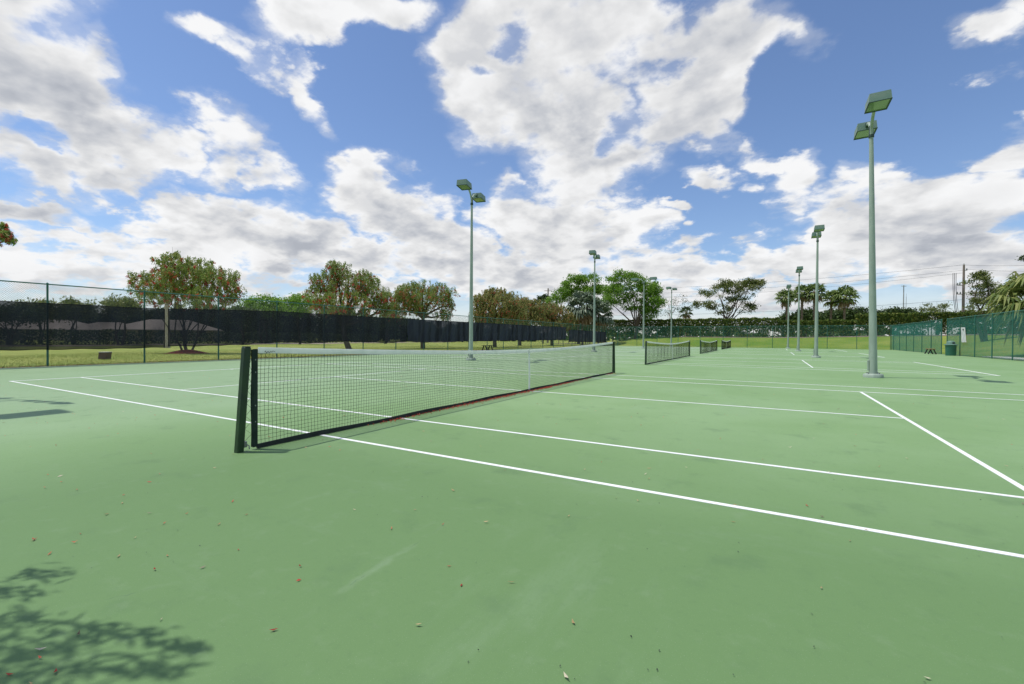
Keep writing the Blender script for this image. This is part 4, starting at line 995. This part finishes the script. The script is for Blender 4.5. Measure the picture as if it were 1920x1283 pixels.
PG = 'fan palms standing behind the far hedge'
for px, ytop, w, lab, R0, ln in ((1476, 540, 84, 'leftmost slimmer fan palm with a leaning trunk, behind the shortest floodlight', 1.7, (-.3, 0)), (1503, 532, 86, 'fan palm behind the boxy headed floodlight, second from the left', 1.75, (0, 0)),
      (1526, 530, 85, 'tallest fan palm in the middle of the palm group', 1.9, (0, 0)), (1557, 541, 86, 'fan palm with a twisted brown trunk, fourth from the left', 1.6, (.1, 0)), (1582, 538, 84, 'rightmost fan palm of the group, with a separate frond to its right', 2.1, (.1, 0))):
    g_ = foot(px, w); top = vp(px, ytop + 16, w)
    fan_palm(g_, top[2] - g_[2] - .1, R0 * 1.2, lab, group=PG, lean=ln, r0=.2)
g_ = foot(1092, 78); fan_palm(g_, vp(1092, 575, 78)[2] - g_[2], 3.6, 'silvery grey green fan palm, left one of the silvery pair', lf_silver, nf=46, group='silvery fan palms at the fence corner', dead=8)
g_ = foot(1122, 80); fan_palm(g_, vp(1122, 588, 80)[2] - g_[2], 3.2, 'silvery grey green fan palm, right one of the silvery pair', lf_silver, nf=40, group='silvery fan palms at the fence corner', dead=6)
g_ = foot(1018, 100); fan_palm(g_, vp(1018, 566, 100)[2] - g_[2], 2.4, 'distant palm top showing above the rusty trees', lf_dark, nf=30)
g_ = foot(1286, 100); fan_palm(g_, vp(1287, 585, 100)[2] - g_[2], 1.8, 'little distant palm top right of the thin half bare tree', lf_dark, nf=18)
# big palm at the right edge
wp = 33.0; g_ = foot(1942, wp)
fan_palm(g_, vp(1942, 556, wp)[2] - g_[2], 2.9, 'close fan palm with yellow green fronds at the right edge', leafmat('yellow_palm_frond', [(0, (.09, .14, .035)), (.5, (.22, .28, .07)), (1, (.42, .42, .15))], .35), nf=44, seg=20, droop=.9, dead=10, r0=.22, bw=.05)
# trees at the right
broad_tree('broadleaf_tree', foot(1850, 55), [blob(1835, 530, 16, 16, 55), blob(1850, 555, 22, 18, 55), blob(1828, 570, 14, 10, 55), blob(1868, 540, 18, 16, 55), blob(1880, 565, 24, 20, 55), blob(1850, 585, 20, 10, 55), blob(1842, 515, 9, 6, 55)],
 'dark olive tree with a bronze tinge, right of the utility pole', lf_olive, per=3, k=26, cr=.25, L=.18, W=.1, r0=.18, fork=2.5, stems=2)
broad_tree('broadleaf_tree', foot(1985, 30), [(vp(1932, 486, 30), np.array([.32, .3, .3])), (vp(1975, 480, 30), np.array([1.0, 1, .8])), (vp(2010, 500, 30), np.array([1.2, 1.2, .9]))],
 'dark branch tip poking in at the right edge above the close palm', lf_dark, per=6, k=22, cr=.16, L=.12, W=.07, r0=.16, fork=4.5)
def far_mass(px0, px1, top, w, leaf, label, name='distant_tree', rp=20, base_y=600, per=.55, k=30, L=.5):
    c = (px0 + px1) / 2; bl = []; x_ = px0
    while x_ < px1:
        t_ = top + rng.uniform(0, 6) + 10 * abs((x_ - c) / (px1 - px0)) * 1.2
        hh = max(6, (base_y - t_) / 2)
        bl.append(blob(x_, t_ + hh * .75, rp * .8, hh * .75, w)); bl.append(blob(x_ + rp*.4, t_ + hh * 1.3, rp, hh * .7, w, .8)); x_ += rp * .9
    g2 = foot(c, w)
    return broad_tree(name, g2, bl, label, leaf, per=per, k=k, cr=.55, L=L, W=L*.55, r0=.3, fork=2.0, shell=.3, group='distant trees')
far_mass(1640, 1720, 574, 105, lf_dark, 'dark rounded tree mass behind the yellow topped hedge, below the mast', base_y=606)
broad_tree('sparse_tree', foot(1752, 95), [blob(1752, 574, 16, 5, 95), blob(1742, 583, 12, 5, 95), blob(1764, 581, 12, 6, 95)], 'small sparse spreading tree left of the utility pole', lf_olive, per=.9, k=16, cr=.4, L=.28, W=.14, r0=.12, fork=3.0, stems=4)
far_mass(1790, 1830, 583, 100, lf_olive, 'low bushy tree at the foot of the utility pole', base_y=604, rp=14)
far_mass(1480, 1535, 580, 98, lf_dark, 'dark bushes between the left palm trunks', base_y=612, rp=16)
far_mass(1545, 1625, 576, 100, lf_dark, 'dark bushes behind the right palm trunks', base_y=612, rp=16)
# behind the left fence
for (a, b_, tp, ww, lab) in ((-60, 60, 572, 120, 'dark tree bank behind the houses at the far left'), (60, 175, 576, 125, 'dark tree bank over the long pale roof'), (170, 300, 576, 128, 'dark tree bank behind the small gabled house'),
    (300, 430, 570, 122, 'dark tree bank behind the multi stemmed tree'), (425, 570, 566, 118, 'dark tree bank behind the light green round tree'), (608, 690, 574, 120, 'dark tree bank behind the leaning tree trunk'), (705, 800, 592, 125, 'dark tree bank behind the rounded tree trunk'), (800, 1000, 606, 150, 'low dark tree bank behind the crumpled windscreen')):
    far_mass(a, b_, tp, ww, lf_dark, lab, name='tree_bank', rp=24, base_y=640, per=.5, k=34, L=.7)
for (px, top, w, rx, leaf, lab) in ((15, 575, 50, 60, lf_dark, 'dark spreading tree at the far left behind the windscreen'),
    (75, 560, 58, 42, lf_olive, 'spreading tree behind the left fence, first crown above the screen'),
    (140, 562, 60, 36, lf_olive, 'spreading tree behind the left fence, second crown above the screen'),
    (225, 554, 56, 28, lf_olive, 'tree with small upright crown left of the mulch mound tree'),
    (495, 552, 72, 42, lf_bright, 'light green round tree between the mound tree and the leaning tree'),
    (562, 550, 66, 30, lf_bright, 'bright green tree touching the left side of the leaning tree'),
    (455, 575, 64, 30, lf_dark, 'low dark tree right behind the mound tree'),
    (720, 590, 80, 40, lf_dark, 'low dark tree between the leaning and the rounded trees'),
    (868, 606, 110, 34, lf_dark, 'low dark distant tree just left of the first left floodlight')):
    hgt = 640 - top
    bl = [blob(px, top + hgt*.16, rx*.6, hgt*.14, w), blob(px - rx*.5, top + hgt*.24, rx*.5, hgt*.15, w, 1), blob(px + rx*.5, top + hgt*.25, rx*.5, hgt*.15, w, -1), blob(px, top + hgt*.36, rx*.9, hgt*.16, w, .5)]
    broad_tree('shade_tree', foot(px, w), bl, lab, leaf, per=1.6, k=24, cr=.4, L=.3, W=.15, r0=.16, fork=1.3, stems=2, group='shade trees behind the left fence')
# hedge, road and houses farther out on the left
def hedge_y(x, y0, y1, zt, label):
    n = int((y1 - y0) * zt * 60); X = x + np.abs(rng.normal(0, .4, n)) * np.sign(rng.normal(size=n)); Y = rng.uniform(y0, y1, n); Z = rng.uniform(0, 1, n) * (zt + .12*np.sin(Y*1.3)) + rng.normal(0, .05, n)
    V, Q = cards(np.stack([X, Y, Z], 1), .36, .2); o_ = np.array([x, (y0+y1)/2, 0])
    o = link_mesh('low_hedge', V - o_, Q, lf_dark); o.location = o_; return tag(o, label, 'hedge')
hedge_y(-68, -12, 62, 1.75, 'long low dark hedge behind the left windscreens, in front of the houses')
m_road = mat('driveway_paving', (.34, .27, .22), .85, .15, (.26, .21, .18), 2)
V = []; ysr = np.linspace(-60, 90, 60)
for a in (-65.5, -60.0):
    for c in ysr: V.append((a, c, gz(a, c) + .03))
Q = [(j, 60+j, 60+j+1, j+1) for j in range(59)]
tag(link_mesh('path', V, np.array(Q), m_road), kind='structure')
m_roof = mat('pale_tile_roof', (.55, .48, .42), .8, .2, (.42, .36, .32), 3, bump=.6, bscale=10, stretch=(1, 1, 5))
m_wall = mat('beige_stucco', (.46, .39, .27), .9, .1, (.40, .34, .24), 2)
m_glass = mat('dark_window_glass', (.03, .035, .04), .1, .8)
m_white = mat('white_trim', (.7, .7, .68), .6, .3)
def house(px, w, Wd, D, zr, label):
    c = foot(px, w); root = empty('house', tuple(c), R_(58 + rng.uniform(-6, 6)))
    he = 2.35; b = MB(); b.box(-Wd/2, Wd/2, -D/2, D/2, -.2, he); b.build('wall', m_wall, root)
    o = .6; b = MB(); hx, hy = Wd/2+o, D/2+o; rg = max(0.3, hx - hy)
    V = [(-hx, -hy, he), (hx, -hy, he), (hx, hy, he), (-hx, hy, he), (-rg, 0, zr), (rg, 0, zr), (-hx, -hy, he-.15), (hx, -hy, he-.15), (hx, hy, he-.15), (-hx, hy, he-.15)]
    b.add(V, [(0, 1, 5, 4), (2, 3, 4, 5), (6, 7, 1, 0), (7, 8, 2, 1), (8, 9, 3, 2), (9, 6, 0, 3), (9, 8, 7, 6)], [(1, 2, 5), (3, 0, 4)]); b.build('roof', m_roof, root)
    for x_ in np.arange(-Wd/2+1.6, Wd/2-1, 3.4):
        b = MB(); b.box(x_, x_+1.3, -D/2-.05, -D/2-.002, .95, 2.2); f = b.build('window', m_glass, root)
        b = MB(); b.box(x_-.08, x_+1.38, -D/2-.075, -D/2-.052, 2.2, 2.28); b.box(x_-.08, x_+1.38, -D/2-.09, -D/2-.002, .86, .948); b.box(x_+.62, x_+.68, -D/2-.07, -D/2-.052, .95, 2.2); b.build('frame', m_white, f)
    return tag(root, label, 'house', 'single storey houses behind the left fence')
house(88, 100, 20, 12, 4.5, 'single storey house with a long pale roof at the far left')
house(205, 108, 14, 10, 4.2, 'small gabled house between two larger pale roofs')
house(318, 100, 19, 12, 4.6, 'beige walled house behind the pale trunk and mulch mound')

# horizon tree line all round, far away
def tree_line():
    n = 26000; a = rng.uniform(0, 2*math.pi, n); rr = rng.uniform(190, 230, n)
    h = 5.0 + 1.6*np.sin(a*23) + 1.1*np.sin(a*51+1) + .8*np.sin(a*97) 
    z = rng.random(n) ** .8 * h
    P = np.stack([rr*np.cos(a), 20 + rr*np.sin(a), z + .0], 1)
    V, Q = cards(P, 2.4 * rng.uniform(.6, 1.3, n), 1.4)
    tag(link_mesh('distant_tree_line', V, Q, lf_dark), 'dark low tree line along the horizon beyond everything', 'trees', kind='stuff')
tree_line()

# ------------------------------------------------------------------ poles and wires
m_wood = mat('weathered_pole', (.30, .24, .20), .85, .1, (.2, .16, .14), 4, stretch=(4, 4, .6), bump=.3)
m_wirek = mat('dark_cable', (.05, .05, .055), .6, .3)
m_insul = mat('grey_insulator', (.4, .4, .4), .4, .5)
WP = 72.0; pf = foot(1805, WP); ptop = vp(1805, 497, WP)
root = empty('utility_pole', tuple(pf)); Hh = ptop[2] - pf[2]
b = MB(); b.tube([(0, 0, -.2), (0, 0, Hh*.5), (0, 0, Hh)], [.21, .18, .13], 12); smooth_shade(b.build('pole', m_wood, root))
dx = R3 * np.array([1, 1, 0])
b = MB()
for z_ in (Hh - 3.2, Hh - 4.6):
    b.tube([dx * -1.0 + [0, 0, z_], dx * .15 + [0, 0, z_]], .06, 6)
b.build('bracket', m_wood, root)
b = MB()
for z_, o_ in ((Hh - 3.2, -.95), (Hh - 3.2, -.6), (Hh - 4.6, -.95), (Hh - .9, .45), (Hh-.15, 0), (Hh-4.6, -.5)):
    b.lathe([(0, .0), (.07, .02), (.11, .12), (.06, .2), (.1, .3), (0, .4)], 8); b.v[-1] = b.v[-1] + dx * o_ + np.array([0, 0, z_])
b.tube([[0, 0, Hh-.9], dx * .45 + [0, 0, Hh-.85]], .05, 6)
b.build('insulator', m_insul, root)
b = MB()
for j, (o1, o2) in enumerate(((-1.7, -.9), (-1.45, -.7), (-1.2, -.45))):
    pts = [dx * (o1 + (o2 - o1) * t - .25*math.sin(t*3)) + np.array([0, 0, Hh - 1.3 - 7.6 * t]) for t in np.linspace(0, 1, 8)]
    b.tube(pts, .035, 5)
b.build('riser_cable', m_wirek, root)
tag(root, 'weathered wooden utility pole with brackets and insulators rising over the right hedge', 'utility pole')
wl = 112.0; lf_ = foot(1027, wl); lt = vp(1027, 541, wl)
root = empty('utility_pole', tuple(lf_)); b = MB(); b.tube([(0, 0, 0), (0, 0, lt[2]-lf_[2])], [.24, .16], 8); b.build('pole', m_wood, root)
b = MB(); b.tube([dx * -.9 + [0, 0, lt[2]-lf_[2]-.6], dx * .9 + [0, 0, lt[2]-lf_[2]-.6]], .07, 5); b.build('bracket', m_wood, root)
tag(root, 'distant utility pole top between the rusty trees and the green tree', 'utility pole')
def wire(A, B, sag, label, r=.016):
    A = np.array(A); B = np.array(B); t_ = np.linspace(0, 1, 40)
    P = A + (B - A) * t_[:, None] - np.array([0, 0, 1]) * (4 * sag * t_ * (1 - t_))[:, None]
    b = MB(); b.tube(P - A, r, 5); o = b.build('power_line', m_wirek); o.location = A; tag(o, label, 'power line', 'overhead power lines')
wire(ptop, vp(1027, 543, wl), 1.2, 'uppermost overhead line crossing the sky left of the right utility pole')
wire(vp(1805, 507, WP), vp(1029, 551, wl), 1.3, 'second overhead line, just below the uppermost one')
wire(vp(1805, 512, WP), vp(1027, 558, wl), 1.5, 'third overhead line, slack, below the upper two')
wire(vp(1805, 562, WP), vp(1029, 590, wl), 1.0, 'lowest overhead line passing behind the palm crowns', .018)
wire(ptop, vp(2100, 484, 64), .5, 'upper overhead line running right from the utility pole')
wire(vp(1811, 505, WP), vp(2100, 499, 64), .5, 'lower overhead line running right from the utility pole')
mw = 190.0; mf = foot(1693, mw); mt = vp(1693, 535, mw)[2] - mf[2]
root = empty('radio_mast', tuple(mf)); b = MB(); b.tube([(0, 0, 0), (0, 0, mt)], [.3, .16], 6); b.build('mast', m_insul, root)
b = MB(); b.tube([dx * -1.1 + [0, 0, mt-.4], dx * 1.1 + [0, 0, mt-.4]], .12, 5); b.build('crossbar', m_insul, root)
tag(root, 'thin distant mast with a small crossbar above the dark trees', 'mast')
mf = foot(1698, mw); root = empty('radio_mast', tuple(mf)); b = MB(); b.tube([(0, 0, 0), (0, 0, mt*.78)], .08, 5); b.build('mast', m_insul, root); b = MB(); b.tube([(0, 0, mt*.78), (0, 0, mt*.84)], .04, 4); b.build('tip', m_insul, root)
tag(root, 'very thin shorter mast just right of the one with a crossbar', 'mast')

# ------------------------------------------------------------------ court furniture
m_bwood = mat('brown_recycled_plank', (.33, .17, .08), .7, .2, (.22, .11, .05), 5)
m_dk = mat('black_plastic_leg', (.014, .014, .016), .5, .4)
def bench(x, y, rz, label, seatm):
    root = empty('court_bench', (x, y, 0), rz); b = MB()
    for i in range(3): b.box(-.75, .75, -.18 + i*.125, -.18 + i*.125 + .115, .42, .46, bev=.006)
    b.build('seat', seatm, root)
    for s_ in (-1, 1):
        b = MB()
        for t_ in (-1, 1):
            V = []
            for z_, yy in ((0, .26), (.40, .10)):
                V += [(s_*.5-.04, t_*yy-.04, z_), (s_*.5+.04, t_*yy-.04, z_), (s_*.5+.04, t_*yy+.04, z_), (s_*.5-.04, t_*yy+.04, z_)]
            b.add(V, [(3,2,1,0),(4,5,6,7),(0,1,5,4),(1,2,6,5),(2,3,7,6),(3,0,4,7)])
        b.box(s_*.5-.04, s_*.5+.04, -.17, .17, .402, .418)
        b.build('leg', m_dk, root)
    return tag(root, label, 'bench', 'low court benches')
bench(-18.1, 27.1, R_(90), 'low dark bench against the left fence below the crumpled windscreen', m_dk)
bench(16.6, 44.9, R_(90), 'low bench with a brown plank seat by the right fence', m_bwood)
# litter bin
m_bin = mat('green_bin_plastic', (.03, .13, .085), .45, .4, (.04, .16, .11), 3)
m_lid = mat('pale_green_bin_lid', (.14, .25, .20), .5, .4)
g_ = np.array([16.75, 40.2, 0]); root = empty('litter_bin', tuple(g_))
b = MB(); b.lathe([(0, 0), (.30, 0), (.31, .05), (.33, .8), (.335, .82), (0, .82)], 24); smooth_shade(b.build('body', m_bin, root))
b = MB(); b.lathe([(0, .823), (.40, .823), (.41, .87), (.36, .90), (.26, .92), (.25, 1.06), (.2, 1.13), (.1, 1.17), (0, 1.175)], 24); smooth_shade(b.build('lid', m_lid, root))
b = MB(); b.box(.02, .16, -.262, -.245, .95, 1.05); b.build('flap', m_dk, root)
tag(root, 'green round litter bin with domed lid against the right fence', 'litter bin')
# white cloth panel hung on the right fence
A_ = vp(1801, 614, 34.6); t_ = (17.2 - CAM[0]) / (A_[0] - CAM[0])
def onR(px, py, X=17.24):
    d = F_ * 860.4 + R3 * (px - 933.5) - U3 * (py - 641.5); return CAM + d * ((X - CAM[0]) / d[0])
V = []; rows = [(614, 1801.5, 1809.5), (622, 1802, 1810), (632, 1802.5, 1810.8), (639, 1802.5, 1811.5), (642, 1803, 1812)]
for i, (py, a, c) in enumerate(rows):
    for j, px in enumerate(np.linspace(a, c, 6)):
        q = onR(px, py, 17.25 - .02*math.sin(j*1.9) * (i/4)); V.append(q)
V = np.array(V); o0 = V.mean(0); Vb = V + np.array([.008, 0, 0])
Q = [(i*6+j, i*6+j+1, i*6+6+j+1, i*6+6+j) for i in range(4) for j in range(5)]
Q2 = [tuple(30 + k_ for k_ in reversed(q)) for q in Q]
o = link_mesh('hanging_panel', np.concatenate([V, Vb]) - o0, np.array(Q + Q2), m_white); o.location = o0; tag(o, 'narrow white panel hanging on the right fence beside the bin', 'panel')
q0 = onR(1803.5, 615.6, 17.235); b = MB(); b.box(-.006, .0, -.02, .18, -.14, -.02); cl_ = b.build('clip', m_dk, o); cl_.location = tuple(onR(1806.5, 616.2, 17.228) - o0)
# utility box on the grass
g_ = gpt(196, 674); g_[2] = gz(g_[0], g_[1]); root = empty('utility_box', tuple(g_), R_(35))
m_ubox = mat('brown_utility_box', (.16, .09, .075), .7, .2, (.12, .07, .06), 6); m_ulid = mat('grey_utility_lid', (.5, .5, .47), .6, .3)
b = MB(); b.box(-.19, .19, -.16, .16, .02, .34, lambda V: V + np.array([0, 0, 0]) + np.stack([V[:, 2]*.12, 0*V[:, 2], 0*V[:, 2]], 1), bev=.01); b.build('body', m_ubox, root)
b = MB(); b.box(-.17, .25, -.18, .18, .343, .37, bev=.006); b.build('lid', m_ulid, root)
tag(root, 'small brown utility box with a pale lid on the left lawn', 'utility box')
# white kerb slab outside right fence
m_conc = mat('pale_concrete', (.62, .60, .55), .8, .2, (.5, .48, .44), 4)
b = MB(); b.box(18.3, 19.6, 30.5, 39.5, -.03, .03); tag(b.build('concrete_pad', m_conc), kind='structure')

# ------------------------------------------------------------------ litter on the court
def litter(name, P, L, W, m, label, z=.004, curl=.006):
    n = len(P); a = rng.uniform(0, 2*math.pi, n); U = np.stack([np.cos(a), np.sin(a), rng.normal(0, .12, n)], 1)
    S = np.stack([-np.sin(a), np.cos(a), rng.normal(0, .3, n)], 1)
    C = np.stack([P[:, 0], P[:, 1], np.full(n, z) + rng.uniform(0, .004, n)], 1)
    L = L * rng.uniform(.5, 1.3, n); W = W * rng.uniform(.6, 1.3, n)
    c4 = curl * rng.uniform(0, 1.5, n)
    k_ = [C - U*L[:, None]*.5 + np.array([0, 0, 1])*c4[:, None], C + S*W[:, None]*.5, C + U*L[:, None]*.5 + np.array([0, 0, 1])*c4[:, None], C - S*W[:, None]*.5]
    V = np.stack(k_, 1).reshape(-1, 3); V[:, 2] = np.maximum(V[:, 2], .0045)
    return tag(link_mesh(name, V, np.arange(4*n).reshape(n, 4), m), label, 'litter', kind='stuff')
# red brush petals: scattered, thicker toward the left, and raked up along the net
n = 900
P = np.stack([rng.uniform(-12, 8, n), rng.uniform(-9, 6, n)], 1)
keep = rng.random(n) < np.clip(.75 - .06 * (P[:, 0] + 4), .08, 1); P = P[keep]
m_ = 1700
yc = np.concatenate([rng.normal(c, s, int(m_*f)) for c, s, f in ((-4.2, .25, .08), (-3.0, .4, .11), (-2.2, .3, .10), (-1.2, .3, .16), (-.2, .35, .17), (.8, .25, .16), (1.8, .4, .12), (3, .8, .06), (5.8, .2, .04))])
q = np.stack([.012 + np.abs(rng.normal(0, .06, len(yc))) * rng.choice([1, 1, -1], len(yc)), yc], 1)
near = np.array([gpt(a, b_)[:2] for a, b_ in ((63, 1013), (64, 1014), (140, 1019), (93, 1040), (290, 1070), (447, 1032), (410, 985), (513, 1184), (75, 1236), (18, 1267), (104, 1263), (300, 890), (830, 985), (350, 965), (280, 905), (115, 905), (560, 1090))])
litter('red_petals', np.concatenate([P, near]), .034, .009, lf_red, 'red brush flower petals scattered over the green court')
litter('red_petal_drift', q, .05, .012, lf_red, 'drift of red petals swept against the foot of the first net', z=.006, curl=.016)
lf_tan = leafmat('dry_tan_leaf', [(0, (.28, .19, .08)), (.5, (.50, .36, .18)), (.8, (.62, .55, .40)), (1, (.10, .07, .04))], .1)
n = 950; P = np.stack([rng.uniform(-8, 14, n), rng.uniform(-9, 12, n)], 1)
near = np.array([gpt(a, b_)[:2] for a, b_ in ((147, 1192), (76, 1221), (253, 1010), (380, 1066), (200, 966), (280, 964), (1236, 757), (1100, 900), (1375, 980), (1540, 1105), (1210, 890))])
litter('dry_leaves', np.concatenate([P, near]), .038, .010, lf_tan, 'small dry tan leaves scattered over the green court')
n = 2600; P = np.stack([rng.uniform(-12, 14, n), rng.uniform(-9, 9, n)], 1)
litter('seed_specks', P, .010, .006, m_dk, 'tiny dark seeds and grit on the green court', curl=.0)
n = 2600; P = np.stack([X0 + np.abs(rng.normal(0, .10, n)) * rng.choice([-1, 1], n, p=[.75, .25]), rng.uniform(-12, 30, n)], 1)
litter('fence_foot_litter', P, .08, .025, leafmat('brown_leaf_litter', [(0, (.12, .06, .03)), (.6, (.25, .15, .08)), (1, (.35, .10, .06))], .1), 'brown leaf litter along the foot of the left fence', z=.006, curl=.03)
# grass tufts on the lawn edge
n = 60000; X = -18.85 - rng.random(n) ** 1.5 * 16; Y = rng.uniform(-12, 40, n)
C = np.stack([X, Y, terrain(X, Y) + .02], 1); hh = rng.uniform(.015, .04, n)
U = np.stack([rng.normal(0, .35, n), rng.normal(0, .35, n), np.ones(n)], 1); U /= np.linalg.norm(U, axis=1)[:, None]
V, Q = cards(C, hh*2, .016, U)
tag(link_mesh('grass_tufts', V, Q, leafmat('grass_blade', [(0, (.13, .19, .025)), (.6, (.24, .29, .06)), (1, (.38, .36, .12))], .4)), 'yellow green grass blades of the lawn beyond the left fence', 'grass', kind='stuff')
